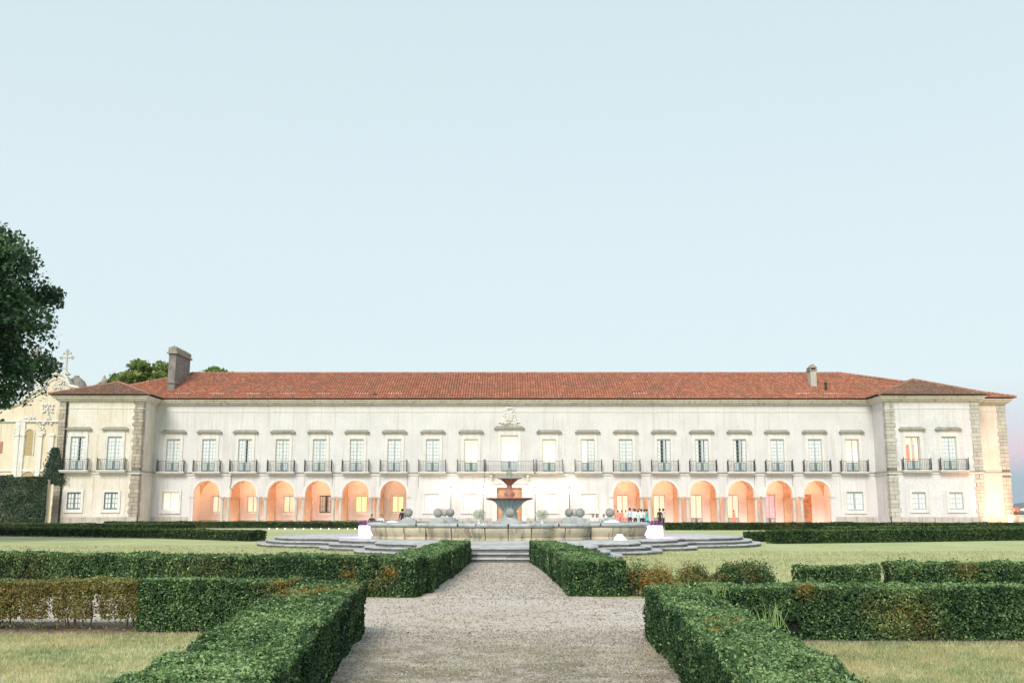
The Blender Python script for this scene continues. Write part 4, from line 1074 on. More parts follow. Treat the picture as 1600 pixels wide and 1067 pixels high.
# raking moulding following the outline
q = MB(); top = outl[1:-1]
for a, b in zip(top[:-1], top[1:]): q.bar((a[0], YC-.1, a[1]), (b[0], YC-.1, b[1]), .20, 6)
for a, b in zip(top[3:-5], top[4:-4]): q.bar((a[0]+.1, YC-.05, a[1]-.55), (b[0]+.1, YC-.05, b[1]-.55), .10, 6)
q.build('gable_moulding', M['trim'], church)
q = MB()
for px_ in (26, 34, 62, 80):
    a, _ = CP(px_, 700); q.box(a-.28, a+.28, YC-.22, YC-.001, 0, 12.6 if px_ < 50 else 10.5)
    q.box(a-.36, a+.36, YC-.30, YC-.003, 10.55, 10.8)
a, _ = CP(-30, 700); b, _ = CP(140, 700)
q.box(a, b, YC-.15, YC-.002, 6.3, 6.55); q.box(a, b, YC-.25, YC-.004, 12.3, 12.5)
q.build('pilasters', M['trim'], church)
q = MB()          # carved relief round the niche
cx_, cz = CP(48, 660)
for k in range(60):
    t = random.uniform(0, math.pi); rr = random.uniform(1.6, 2.2); q.ball((cx_+rr*math.cos(t)*.85, YC-.1, cz-1.4+rr*math.sin(t)), random.uniform(.08, .2), 6, 5)
q.build('carving', M['trim'], church); q = MB()
for k in range(34): q.ball((CP(random.uniform(66, 82), 650)[0], YC-.1, CP(70, random.uniform(632, 662))[1]), random.uniform(.08, .2), 6, 5)
q.build('carving', M['trim'], church); q = MB()
for k in range(40): q.ball((CP(random.uniform(80, 104), 650)[0], YC-.12, CP(70, random.uniform(592, 610))[1]), random.uniform(.08, .17), 6, 5)
q.build('carving', M['trim'], church)
def niche(px0, px1, py0, py1, name, mm):
    (a, z1), (b, z0) = CP(px0, py0), CP(px1, py1); r = (b-a)/2; n = 12; c = (a+b)/2
    pl = [(a, z0), (b, z0)]+[(c+r*math.cos(math.pi*k/n), z1-r+r*math.sin(math.pi*k/n)) for k in range(n+1)]
    q = MB(); q.slab(pl, YC-.04, YC-.001); o = q.build(name, mm, church)
    q = MB(); pts = [(a-.1, YC-.08, z0)]+[(c-(r+.1)*math.cos(math.pi*k/n), YC-.08, z1-r+(r+.1)*math.sin(math.pi*k/n)) for k in range(n+1)]+[(b+.1, YC-.08, z0)]
    q.tube(pts, .09, 5); q.build('niche_frame', M['trim'], o)
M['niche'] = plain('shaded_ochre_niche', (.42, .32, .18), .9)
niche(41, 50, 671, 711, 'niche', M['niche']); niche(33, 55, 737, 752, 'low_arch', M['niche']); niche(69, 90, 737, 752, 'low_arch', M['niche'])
(a, z1), (b, z0) = CP(-2, 690), CP(3, 708); q = MB(); q.box(a, b, YC-.06, YC, z0, z1); q.build('shutter', M['curtain_red'] if False else M['bowl_red'], church)
# dome lantern and cross
cx_, _ = CP(105, 600); q = MB(); zb = CP(100, 608)[1]
q.lathe((cx_, YC+2.5, zb-1.2), [(1.5, 0), (1.5, 1.1), (1.62, 1.2), (1.4, 1.4), (1.3, 1.9), (1.0, 2.5), (.55, 2.9), (.35, 3.0), (.3, 3.2)], 20); q.build('dome', M['hood'], church)
cx_, z0 = CP(99.5, 580); _, z1 = CP(99.5, 546); q = MB(); cm = z0+(z1-z0)*.66
q.lathe((cx_, YC+.6, z0-.35), [(.6, 0), (.5, .2), (.25, .35), (.2, .55)], 10)
q.bar((cx_, YC+.6, z0), (cx_, YC+.6, z1-.15), .13, 6); q.bar((cx_-.62, YC+.6, cm), (cx_+.62, YC+.6, cm), .11, 6)
for (dx, dz) in ((-.66, 0), (.66, 0), (0, z1-cm-.1)):
    for (ex, ez) in ((0, .14), (.14, 0), (-.14, 0), (0, -.14)): q.ball((cx_+dx+ex, YC+.6, cm+dz+ez), .13, 7, 5)
q.bar((cx_-.3, YC+.6, cm+.55), (cx_+.3, YC+.6, cm+.55), .09, 6)
for s_ in (-1, 1): q.ball((cx_+s_*.42, YC+.6, cm+.55), .16, 7, 5)
q.build('cross', M['column'], church)
# bell tower
YT = 128.0
tw = empty('bell_tower', (-62, YT, 0), 'grey stone bell tower with a projecting cornice behind the dark tree', 'tower')
(a, _), (b, _) = at(36, 600, YT), at(62.5, 600, YT); _, zc = at(50, 563, YT)
q = MB(); q.box(a, b, YT, YT+4, 0, zc); q.build('tower_shaft', M['rim'], tw)
q = MB(); q.box(b-.5, b+.06, YT-.12, YT, 0, zc-.1); q.box(a, a+.5, YT-.12, YT, 0, zc-.1); q.build('corner_strip', M['trim'], tw)
q = MB(); q.box(a-.25, b+.25, YT-.3, YT+4.3, zc, zc+.15); q.box(a-.5, b+.5, YT-.5, YT+4.5, zc+.15, zc+.35); q.build('cornice', M['hood'], tw)
q = MB(); q.box(a+.3, b-.1, YT+.2, YT+3.6, zc+.35, zc+.9)
for px_ in (52, 56, 60):
    x, _ = at(px_, 555, YT); q.lathe((x, YT+.4, zc+.9), [(.2, 0), (.24, .2), (.1, .4), (.16, .6), (.04, 1.0)], 8)
q.build('parapet_ornament', M['hood'], tw)
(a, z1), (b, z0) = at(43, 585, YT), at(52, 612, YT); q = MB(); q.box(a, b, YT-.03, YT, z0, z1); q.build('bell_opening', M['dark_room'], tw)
x, z = at(162.5, 600, 118); q = MB(); q.lathe((x, 118, 13.0), [(.25, 0), (.25, z-13.3), (.12, z-13.2), (.30, z-12.9), (.34, z-12.6), (.2, z-12.25), (.03, z-11.9)], 10)
tag(q.build('finial', M['hood'], origin=(x, 118, 13)), 'small grey stone finial poking above the left pavilion roof', 'finial')

# ------------------------------------------------------------------ ivy wall
(xa, _) = at(-60, 780, 98)[0], 0; xb = -45.25
def ivy_top(x): return 4.75+.35*math.cos((x+46)*.25) - .25*((x+46.4) > -2.2)
iw = empty('ivy_wall', (-50, 98, 0), 'tall garden wall covered with dark ivy left of the palace, bare brown stems in the middle', 'wall')
q = MB(); xs = np.linspace(xa, xb, 14); pl = [(xa, 0), (xb, 0)]+[(x, ivy_top(x)-.25) for x in xs[::-1]]; q.slab(pl, 98.0, 98.5); q.build('masonry', M['quoin'], iw)
n = 52000; u = rng.random(n); x = xa+(xb-xa)*u; z = rng.random(n)*np.array([ivy_top(v) for v in x]); P = np.stack([x, 97.86-rng.random(n)*.22, z], 1)
thin = (x > -52.5) & (x < -48.6) & (z < 4.0); keep = ~(thin & (rng.random(n) < .86)); P = P[keep]
P[:, 1] -= .12*nz(P, 1.6, 4)
leaf_mesh('ivy', P, np.tile((0, -1, .3), (len(P), 1))+rng.normal(0, .55, P.shape), rng.uniform(.05, .11, len(P)), .38+.22*nz(P, 1.8, 5)+rng.normal(0, .2, len(P)), .12*(rng.random(len(P)) < .1), M['ivy'], iw, aspect=.8)
q = MB()
for k in range(150):
    x = random.uniform(-53, -48.4); z = random.uniform(0, 3); pts = [(x, 97.93, z)]
    for s_ in range(3): pts.append((pts[-1][0]+random.uniform(-.2, .2), 97.90, pts[-1][2]+random.uniform(.25, .6)))
    q.tube(pts, [.03, .025, .018, .01], 4)
q.build('ivy_stems', M['twig'], iw, kind='stuff')
n = 9000; z = 4.2+rng.random(n)*3.6; x = -45.75+rng.normal(0, .55, n)*(1-(z-4.2)/4.6); P = np.stack([x, YP-.12-rng.random(n)*.18, z], 1)
o = leaf_mesh('climbing_ivy', P, np.tile((0, -1, .3), (n, 1))+rng.normal(0, .55, P.shape), rng.uniform(.05, .10, n), .42+.2*nz(P, 2, 5)+rng.normal(0, .2, n), np.zeros(n), M['ivy'], aspect=.8, origin=(-45.7, YP, 4.2), kind=None)
tag(o, 'green ivy climbing the left corner of the palace pavilion up to the balcony', 'ivy')

# ------------------------------------------------------------------ trees
def tree(x, y, H, crown, n, leaf, label, m, trunk_r=.35, name='broadleaf_tree', clumps=60, seed=1, flat=.8, cl=(.12, .30), keepfn=None):
    r = np.random.default_rng(seed); root = empty(name, (x, y, 0), label, 'tree')
    cx, cy, cz, rx, ry, rz = crown; tips = []; q = MB(); fork = Vector((x, y, H*.28))
    q.tube([(x, y, 0), (x+.1, y, H*.12), fork], [trunk_r*1.3, trunk_r, trunk_r*.85], 10)
    limb = MB()
    for k in range(clumps):
        d = r.normal(size=3); d /= np.linalg.norm(d); s = r.uniform(.55, .98)
        t = Vector((cx+d[0]*rx*s, cy+d[1]*ry*s, cz+d[2]*rz*s)); tips.append(t)
        if k % 2 == 0:
            mid = fork.lerp(t, .5)+Vector((r.normal()*.3, r.normal()*.3, .4)); limb.tube([fork, mid, t], [trunk_r*.42, trunk_r*.2, .03], 6)
            for e in range(2):
                d2 = Vector(r.normal(size=3)).normalized()*rx*.22; limb.bar(mid.lerp(t, .5), mid.lerp(t, .5)+d2, .04, 5, .01)
    q.build('trunk', M['bark'], root); limb.build('limb', M['bark'], root)
    per = n//clumps; Ps = []; Ts = []
    for t in tips:
        cr_ = r.uniform(*cl)*min(rx, rz); d = r.normal(size=(per, 3)); d /= np.linalg.norm(d, axis=1, keepdims=True)
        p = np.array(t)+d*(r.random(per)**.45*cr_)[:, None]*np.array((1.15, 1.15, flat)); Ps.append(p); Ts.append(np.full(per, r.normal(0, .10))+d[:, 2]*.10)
    P = np.concatenate(Ps); T = np.concatenate(Ts)
    P += .25*np.stack([nz(P, 1.2, 1), nz(P, 1.2, 2), nz(P, 1.2, 3)], 1)*rx*.12
    if keepfn is not None: k_ = keepfn(P); P, T = P[k_], T[k_]
    Nn = r.normal(0, .8, P.shape)+np.array((0, -.2, .7))
    leaf_mesh('crown', P, Nn, leaf*r.uniform(.6, 1.4, len(P)), .42+T+r.normal(0, .18, len(P)), (r.random(len(P)) < .006)*.4, m, root, aspect=.65)
tree(-31.2, 50, 16, (-31.8, 50, 10.9, 8.4, 6, 6.3), 125000, .115, 'large dark leafy tree filling the left edge in front of the church', M['tree_leaf'], .5, clumps=210, seed=3, flat=.8, keepfn=lambda P: P[:, 0] < -21.9-.80*np.maximum(0, 11.4-P[:, 2])+.5*nz(P, 1.1, 40))
tree(-46.3, 125, 21, (-46.3, 125, 17.2, 3.6, 3, 3.1), 9000, .27, 'green tree rising behind the roof just left of the big chimney', M['tree_leaf2'], .4, clumps=60, seed=5, cl=(.18, .42))
tree(-50.5, 128, 18, (-50.4, 128, 16.8, 2.8, 3, 2.6), 5000, .27, 'lower green tree behind the left pavilion roof', M['tree_leaf2'], .35, clumps=40, seed=6, cl=(.18, .42))
tree(-38.5, 128, 20, (-38.4, 128, 18.0, 2.7, 2, 2.1), 5000, .27, 'green tree top showing above the roof just right of the big chimney', M['tree_leaf2'], .35, clumps=45, seed=8, cl=(.18, .42))
bx, by = 66, 118
bush(bx+.2, by, 3.0, 2.5, 3.4, 'round green bush beyond the low wall at the right edge', 0, 4000, .12, M['tree_leaf2'], name='bush')

# ------------------------------------------------------------------ terrace of round steps
def smooth(pts, it=2):
    for _ in range(it):
        o = [pts[0]]
        for a, b in zip(pts[:-1], pts[1:]): o += [(a[0]*.75+b[0]*.25, a[1]*.75+b[1]*.25), (a[0]*.25+b[0]*.75, a[1]*.25+b[1]*.75)]
        pts = o+[pts[-1]]
    return pts
def offset(pts, d):
    n = len(pts); o = []
    for i in range(n):
        a = Vector(pts[max(0, i-1)]); b = Vector(pts[min(n-1, i+1)]); t = (b-a).normalized(); o.append((pts[i][0]-t.y*d, pts[i][1]+t.x*d))
    return o
def resample(pts, step):
    out_ = [pts[0]]; acc = 0
    for a, b in zip(pts[:-1], pts[1:]):
        L_ = math.dist(a, b); s = step-acc
        while s <= L_: out_.append((a[0]+(b[0]-a[0])*s/L_, a[1]+(b[1]-a[1])*s/L_)); s += step
        acc = (acc+L_) % step
    return out_
# lobes of the lowest step, right half from the front to the back
LOBES = [
 [(0, 31.8), (2.3, 31.8), (3.3, 32.3), (3.8, 33.4), (3.9, 34.8), (3.6, 36.0)],
 [(3.6, 36.0), (4.8, 36.5), (5.7, 37.6), (5.9, 39.0), (5.7, 40.0)],
 [(5.7, 40.0), (6.9, 40.4), (7.7, 41.3), (7.9, 42.6), (7.8, 43.2)],
 [(7.8, 43.2), (9.4, 43.5), (10.9, 44.9), (11.8, 47.2), (12.0, 49.6), (11.4, 52), (10, 54), (6, 55.5), (0, 56)]]
FX = -.15
terrace = empty('fountain_terrace', (FX, 47, 0), None, None); terrace['kind'] = 'structure'
RISE = .14
for lev in range(3):
    full = []
    for lobe in LOBES:
        sm = smooth(lobe, 2); full.append(sm)
    # inset: move every point of the right half towards the inside
    half = [p for sm in full for p in sm]
    dinset = lev*.40
    hin = [(x, y) for x, y in offset(half, dinset)]
    hin = [(max(0, x), y) for x, y in hin]
    hin[0] = (0, half[0][1]+dinset); hin[-1] = (0, half[-1][1]-dinset)
    poly = [(FX+x, y) for x, y in hin]+[(FX-x, y) for x, y in hin[::-1][1:-1]]
    top = RISE*(lev+1)
    # core just inside the edge blocks
    hc = offset(half, dinset+.34); hc = [(max(0, x), y) for x, y in hc]
    polyc = [(FX+x, y) for x, y in hc]+[(FX-x, y) for x, y in hc[::-1][1:-1]]
    q = MB(); q.prism(polyc, 0, top-.008); q.build('paving' if lev == 2 else 'step_core', M['step'], terrace, kind='structure')
    for sgn in (1, -1):
        rs = resample(hin, .98 if lev < 2 else 1.15)
        for k, (a, b) in enumerate(zip(rs[:-1], rs[1:])):
            if a[1] > 50.5 or math.dist(a, b) < .3: continue
            # long side is the outer edge, block reaches 0.5 m inwards
            t = (Vector(b)-Vector(a)).normalized(); nn = Vector((-t.y, t.x)); g = .010
            a_ = Vector(a)+t*g; b_ = Vector(b)-t*g; jz = random.uniform(-.008, .006); jo = random.uniform(-.012, .012); dp = .5 if lev < 2 else .62
            p = [a_-nn*jo, b_-nn*jo, b_+nn*dp-t*.02, a_+nn*dp+t*.02]
            V = [(FX+sgn*v.x, v.y) for v in p]
            if sgn < 0: V = V[::-1]
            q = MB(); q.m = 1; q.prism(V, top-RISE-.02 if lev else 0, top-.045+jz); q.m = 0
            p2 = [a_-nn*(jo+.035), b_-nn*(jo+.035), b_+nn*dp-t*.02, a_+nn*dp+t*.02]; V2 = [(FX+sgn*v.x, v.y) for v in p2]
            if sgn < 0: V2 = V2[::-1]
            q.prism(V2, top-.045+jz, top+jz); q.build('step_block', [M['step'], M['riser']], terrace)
# flagstones in front of the basin (the broad landing the steps lead to)
y = 33.3
while y < 40:
    x = -3.0; d = .8
    while x < 3.0:
        w = random.uniform(.8, 1.4); w = min(w, 3.0-x)
        if abs(x+w/2) < 3.0 and w > .3: q = MB(); q.box(FX+x+.008, FX+x+w-.008, y+.008, y+d-.008, .40, RISE*3+random.uniform(.0, .008)); q.build('flagstone', M['step'], terrace)
        x += w
    y += d

# ------------------------------------------------------------------ fountain
fountain = empty('fountain', (FX, 45.5, .42), 'stone fountain with two fluted bowls in a broad lobed basin ringed with stone balls', 'fountain')
BL = [[(0, 40.0), (1.15, 40.08), (1.62, 40.4), (1.74, 40.9)], [(1.74, 40.9), (2.1, 40.82), (2.8, 41.0), (3.2, 41.5), (3.26, 42.05)],
      [(3.26, 42.05), (4.2, 41.98), (5.3, 42.6), (6.0, 43.8), (6.15, 45.4), (5.9, 47.2), (5, 48.9), (3.2, 50.2), (0, 50.8)]]
half = [p for l_ in BL for p in smooth(l_, 2)]
zb = .42
wallp = [(.02, 0), (.02, .10), (.10, .11), (.04, .20), (-.03, .32), (-.06, .42), (-.02, .50)]   # inset (towards inside), height
rimp = [(-.02, .50), (-.12, .54), (-.15, .59), (-.12, .65), (-.04, .67)]
def loft_block(a, b, prof, depth, m, name, ztop):
    t = (Vector(b)-Vector(a)).normalized(); nn = Vector((-t.y, t.x)); return t, nn
for sgn in (1, -1):
    for (prof, m, nm, step, dep) in ((wallp, M['basin'], 'basin_block', .92, .30), (rimp, M['rim'], 'rim_block', 1.25, .40)):
        rs = resample(half, step/4); grp = [rs[i:i+5] for i in range(0, len(rs)-1, 4)]
        for g_ in grp:
            if len(g_) < 3: continue
            seg = []
            for i, p in enumerate(g_):
                a = Vector(g_[max(0, i-1)]); b = Vector(g_[min(len(g_)-1, i+1)]); t = (b-a).normalized(); seg.append((Vector(p), Vector((-t.y, t.x)), t))
            V = []; k = len(prof); F = []
            jo = random.uniform(-.01, .01)
            for i, (p, nn, t) in enumerate(seg):
                e = t*(.020 if i == 0 else (-.020 if i == len(seg)-1 else 0))
                for (ins, z) in prof+[(dep, prof[-1][1]), (dep, prof[0][1])]:
                    w = p+nn*(ins+jo)+e; V.append((FX+sgn*w.x, w.y, zb+z))
            kk = k+2
            for i in range(len(seg)-1):
                for j in range(kk): F.append((i*kk+j, (i+1)*kk+j, (i+1)*kk+(j+1) % kk, i*kk+(j+1) % kk))
            F += [tuple(range(kk)), tuple(range((len(seg)-1)*kk, len(seg)*kk))[::-1]]
            q = MB(); q.add(V, F); q.build(nm, m, fountain)
def fullpoly(ins): 
    h = [(max(0, x), y) for x, y in offset(half, ins)]
    return [(FX+x, y) for x, y in h]+[(FX-x, y) for x, y in h[::-1][1:-1]]
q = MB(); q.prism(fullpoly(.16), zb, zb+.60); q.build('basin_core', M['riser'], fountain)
M['water'] = plain('dark_still_water', (.05, .07, .07), .05, 0, .1)
q = MB(); q.add([(x, y, zb+.605) for x, y in fullpoly(.35)], [tuple(range(len(fullpoly(.35))))]); q.build('water', M['water'], fountain)
# ball pedestals on the rim
def pedestal(px_, Y, m, lit=False):
    x, _ = at(px_, 801, Y); z = zb+.66; r = .19
    q = MB(); q.box(x-.34, x+.34, Y-.28, Y+.28, z, z+.12); q.box(x-.24, x+.24, Y-.22, Y+.22, z+.121, z+.19); q.lathe((x, Y, z+.19), [(.15, 0), (.12, .05), (.10, .06)], 12); pd = q.build('pedestal', M['rim'], fountain, bevel=0)
    q = MB(); q.ball((x, Y, z+.12+.12+r), r, 20, 12); q.build('stone_ball', m, pd, smooth=True)
pedestal(797, 40.3, M['ball']); pedestal(684.5, 41.9, M['ball']); pedestal(703.5, 46.0, M['ball']); pedestal(694, 50.2, M['ball_pale']); pedestal(638, 43.2, M['ball'])
pedestal(906.5, 41.9, M['ball']); pedestal(889, 46.0, M['ball']); pedestal(897.5, 50.2, M['ball_pale']); pedestal(953, 43.2, M['ball'])
# central column with two fluted bowls
cx_ = at(796, 780, 45.5)[0]; cy_ = 45.5; Zp = lambda py: at(796, py, 45.5)[1]
q = MB(); q.lathe((cx_, cy_, zb+.4), [(.75, 0), (.75, .25), (.55, .35), (.38, .42), (.34, .60), (.36, .70)], 20); q.build('fountain_foot', M['rim'], fountain)
zr = Zp(779)
q = MB(); q.lathe((cx_, cy_, 0), [(.17, zr-.80), (.22, zr-.72), (.40, zr-.45), (.66, zr-.17), (.88, zr-.05)], 112, flute=16, fdepth=.30); lb = q.build('lower_bowl', M['bowl_blue'], fountain, smooth=False)
q = MB(); q.lathe((cx_, cy_, 0), [(.86, zr-.07), (1.05, zr-.02), (1.07, zr+.02), (1.04, zr+.04), (.9, zr+.02), (.2, zr-.04)], 40); q.build('bowl_lip', M['bowl_red'], lb)
z2 = Zp(747.5)
q = MB(); q.lathe((cx_, cy_, 0), [(.21, zr), (.21, zr+.06), (.17, zr+.09), (.25, zr+.18), (.23, zr+.26), (.13, zr+.37), (.085, zr+.46), (.13, zr+.54), (.10, zr+.60)], 22); q.build('upper_stem', M['bowl_red'], fountain, smooth=True)
q = MB(); q.lathe((cx_, cy_, 0), [(.11, zr+.60), (.17, zr+.66), (.26, z2-.16), (.40, z2-.04), (.46, z2-.02)], 72, flute=16, fdepth=.18); ub = q.build('upper_bowl', M['bowl_red'], fountain)
q = MB(); q.lathe((cx_, cy_, 0), [(.44, z2-.03), (.54, z2), (.55, z2+.03), (.5, z2+.04), (.1, z2)], 30); q.build('bowl_lip', M['rim'], ub)
q = MB(); q.lathe((cx_, cy_, z2), [(.12, 0), (.13, .10), (.10, .12), (.14, .20), (.10, .29), (.05, .33), (.09, .38), (.06, .45), (.02, .48)], 14); q.build('top_finial', M['ball'], fountain, smooth=True)

# ------------------------------------------------------------------ light cubes with dark plants on top, vases of flowers, white cloths
def cube(px0, px1, lab):
    (xa, _), (xb, _) = at(px0, 830, 46.2), at(px1, 830, 46.2); w = xb-xa; z0 = RISE*3; y0 = 46.2
    root = empty('light_cube', ((xa+xb)/2, y0+w/2, z0), lab, 'light', 'lilac light cubes on the terrace')
    q = MB(); q.box(xa, xb, y0, y0+w, z0+.02, z0+.50); q.build('glowing_body', M['cube'], root, bevel=.02)
    q = MB(); q.box(xa-.01, xb+.01, y0-.01, y0+w+.01, z0, z0+.02); q.build('base', M['blank'], root)
    l = bpy.data.lights.new('cube_glow', 'POINT'); l.energy = 100; l.color = (.80, .30, 1.0); l.shadow_soft_size = .3
    o = bpy.data.objects.new('cube_glow', l); C.objects.link(o); o.parent = root; o.location = (0, -w/2-.35, .35)
    return xa, xb, y0, w, z0+.50
for px0, px1, lab, lab2 in ((560, 593, 'glowing lilac light cube at the left end of the fountain basin', 'dark purple leafy plants lying on the left light cube'),
                      (1008, 1036, 'glowing lilac light cube at the right end of the fountain basin', 'dark purple leafy plants lying on the right light cube')):
    xa, xb, y0, w, zt = cube(px0, px1, lab); n = 700
    P = np.stack([rng.uniform(xa-.02, xb+.06, n), rng.uniform(y0, y0+w, n), zt+rng.random(n)**1.5*.22], 1)
    M.setdefault('purple', plain('dark_purple_leaf', (.045, .02, .045), .6))
    o = leaf_mesh('purple_plants', P, rng.normal(size=(n, 3)), rng.uniform(.02, .05, n), rng.random(n), np.zeros(n), M['purple'], origin=((xa+xb)/2, y0+w/2, zt), kind=None)
    tag(o, lab2, 'plants')
for px_, Y, lab in ((748.5, 41.6, 'white vase of loose white flowers on the rim left of the fountain bowls'), (847, 41.6, 'bunch of white flowers and greenery on the rim right of the fountain bowls')):
    x, _ = at(px_, 812, Y); Y = 40.55; x = at(px_, 812, Y)[0]; z = zb+.67
    x = x if abs(x-FX) < 1.5 else FX+math.copysign(1.28, x-FX)
    root = empty('flower_vase', (x, Y, z), lab, 'flowers', 'vases of flowers on the fountain rim')
    q = MB(); q.lathe((x, Y, z), [(.06, 0), (.05, .03), (.08, .12), (.10, .2)], 12); q.build('vase', M['blank'], root)
    n = 1300; d = rng.normal(size=(n, 3)); d /= np.linalg.norm(d, axis=1, keepdims=True); P = np.array((x, Y, z+.36))+d*(rng.random(n)**.5*.30)[:, None]*np.array((1, 1, .72))
    leaf_mesh('blossoms', P, d+rng.normal(0, .5, P.shape), rng.uniform(.012, .028, n), rng.random(n)**.8, np.zeros(n), M['flower'], root)
M['cloth'] = plain('white_cloth', (.82, .84, .86), .9, 0, .06, 6)
def cloth(x, y, z, rx, ry, h, lab, seed):
    r = np.random.default_rng(seed); n = 18; V = [(x, y, z+h)]; F = []
    for ring in range(1, 4):
        for k in range(n):
            a = 2*math.pi*k/n; f = ring/3*(1+r.uniform(-.12, .12)); V.append((x+rx*f*math.cos(a), y+ry*f*math.sin(a), z+max(0.0, h*(1-(ring/3)**1.6)*(1+r.uniform(-.3, .3)))))
    for k in range(n):
        F.append((0, 1+k, 1+(k+1) % n))
        for ring in range(2): a = 1+ring*n; F.append((a+k, a+n+k, a+n+(k+1) % n, a+(k+1) % n))
    q = MB(); q.add(V, F); tag(q.build('white_cloth', M['cloth'], origin=(x, y, z)), lab, 'cloth')
x = at(968.5, 836, 41.0)[0]; cloth(x, 41.0, RISE*3, .30, .22, .24, 'crumpled white cloth lying on the terrace at the foot of the basin', 4)
x = at(955, 815, 43.0)[0]; cloth(x+.02, 42.92, zb+.68, .36, .28, .12, 'white cloth draped round the pedestal of the rightmost stone ball', 5)
x = at(613, 815, 44.4)[0]; cloth(x, 44.45, zb+.67, .30, .2, .08, 'white cloth laid on the basin rim left of the outer stone ball', 6)

# ------------------------------------------------------------------ people
def fmat(name, c, r_=.8): 
    if name not in M: M[name] = plain(name, c, r_, 0, .08)
    return M[name]
SK = fmat('skin', (.48, .30, .22), .55)
def person(x, y, z0, face, top, bottom, hair, label, pose='stand', skirt=False, longhair=False, h=1.72, group='guests standing by the right arcade'):
    """one continuous skinned body; face = heading in degrees (0 looks away from the viewer)"""
    k = h/1.72; root = empty('person', (x, y, z0), label, 'person', group); a = R(face)
    f = Vector((-math.sin(a), math.cos(a), 0)); s = Vector((math.cos(a), math.sin(a), 0)); U = Vector((0, 0, 1)); B0 = Vector((x, y, z0))
    def P(side, fwd, up): return B0+s*side*k+f*fwd*k+U*up*k
    hip = .92 if pose != 'sit' else .12
    dz = hip-.92
    J = [P(0, 0, .95+dz), P(0, .01, 1.12+dz), P(0, .01, 1.30+dz), P(0, 0, 1.43+dz), P(0, .01, 1.50+dz), P(0, .02, 1.58+dz), P(0, .02, 1.69+dz)]
    rad = [(.155, .11), (.135, .10), (.165, .115), (.10, .08), (.055, .055), (.075, .09), (.06, .075)]; E = [(i, i+1) for i in range(6)]
    hands = []
    for sg in (-1, 1):
        b = len(J)
        if pose == 'sit': leg = [P(sg*.10, .05, hip), P(sg*.13, .45, hip+.02), P(sg*.13, .50, hip-.40), P(sg*.13, .62, hip-.43)]
        else: leg = [P(sg*.09, 0, .86), P(sg*.10, .03, .48), P(sg*.10, -.01, .09), P(sg*.12, .13, .045)]
        J += leg; rad += [(.095, .095), (.062, .062), (.042, .042), (.042, .035)]; E += [(0, b), (b, b+1), (b+1, b+2), (b+2, b+3)]
        b = len(J)
        if pose == 'raise' and sg == 1: arm = [P(sg*.19, .0, 1.40), P(sg*.30, .16, 1.18), P(sg*.42, .36, 1.22)]
        elif pose == 'bent' or pose == 'raise': arm = [P(sg*.19, 0, 1.40+dz), P(sg*.24, -.02, 1.13+dz), P(sg*.14, .22, 1.10+dz)]
        elif pose == 'sit': arm = [P(sg*.19, 0, 1.40+dz), P(sg*.25, .04, 1.13+dz), P(sg*.16, .28, 1.02+dz)]
        else: arm = [P(sg*.19, 0, 1.40+dz), P(sg*.24, 0, 1.12+dz), P(sg*.25, .06, .88+dz)]
        J += arm; rad += [(.058, .058), (.042, .042), (.028, .028)]; E += [(3, b), (b, b+1), (b+1, b+2)]
        hands.append((arm[1], arm[2], sg))
    me = bpy.data.meshes.new('body'); me.from_pydata([tuple(j-B0) for j in J], E, [])
    o = bpy.data.objects.new('body_tmp', me); C.objects.link(o)
    md = o.modifiers.new('skin', 'SKIN'); sl = me.skin_vertices[0].data
    for i, r_ in enumerate(rad): sl[i].radius = (r_[0]*k, r_[1]*k)
    sl[0].use_root = True
    ss = o.modifiers.new('sub', 'SUBSURF'); ss.levels = 1; ss.render_levels = 1
    bpy.context.view_layer.update(); ev = o.evaluated_get(bpy.context.evaluated_depsgraph_get())
    m2 = bpy.data.meshes.new_from_object(ev); bpy.data.objects.remove(o)
    for mm in (top, bottom, SK, M['iron']): m2.materials.append(mm)
    for p in m2.polygons:
        c = p.center; zz = c.z/k-dz; v = Vector(c); wr = min((v-(hd[1]-B0)).length for hd in hands)
        if zz > 1.465: mi = 2
        elif wr < .07*k: mi = 2
        elif pose == 'sit': mi = 1 if zz < .98 else 0
        else:
            mi = 3 if zz < .10 else (1 if zz < .97 and wr > .10 else 0)
            if skirt and .10 <= zz < .50: mi = 2
        p.material_index = mi; p.use_smooth = True
    m2.name = 'body'; bo = bpy.data.objects.new('body', m2); C.objects.link(bo); bo.parent = root; WO[bo.name] = B0
    q = MB()
    for (e, w_, sg) in hands:
        d = (w_-e).normalized(); sd = d.cross(U).normalized() if abs(d.z) < .95 else s; nrm = d.cross(sd)
        q.bar(w_-d*.01, w_+d*.085*k, .030*k, 7, .036*k)
        for fi in range(4):
            st = w_+d*.08*k+sd*(fi-1.5)*.018*k; mid = st+d*(.035+.004*(fi in (1, 2)))*k+nrm*.008; q.tube([st, mid, mid+d*.028*k+nrm*.018], [.009, .008, .006], 5)
        st = w_+d*.03*k+sd*.03*k; q.tube([st, st+sd*.02+d*.03, st+sd*.022+d*.055+nrm*.01], [.010, .009, .007], 5)
    q.build('hands', SK, root)
    # head details: nose, ears and hair
    hc = P(0, .02, 1.635+dz); q = MB(); q.bar(hc+f*.085*k+U*.005, hc+f*.112*k-U*.02, .012, 5, .018)
    for sg in (-1, 1): q.bar(hc+s*sg*.075*k-U*.03, hc+s*sg*.082*k+U*.02, .014, 6)
    q.ball(hc, .092*k, 12, 8, 1.22); q.build('head', SK, root, smooth=True)
    q = MB()
    for sg in (-1, 1): q.ball(hc+f*.084*k+s*sg*.032*k+U*.012, .011, 6, 4)
    q.box(*[v for p in ((hc.x-.001, hc.x+.001), (hc.y-.001, hc.y+.001), (hc.z-.06, hc.z-.058)) for v in p]) if False else None
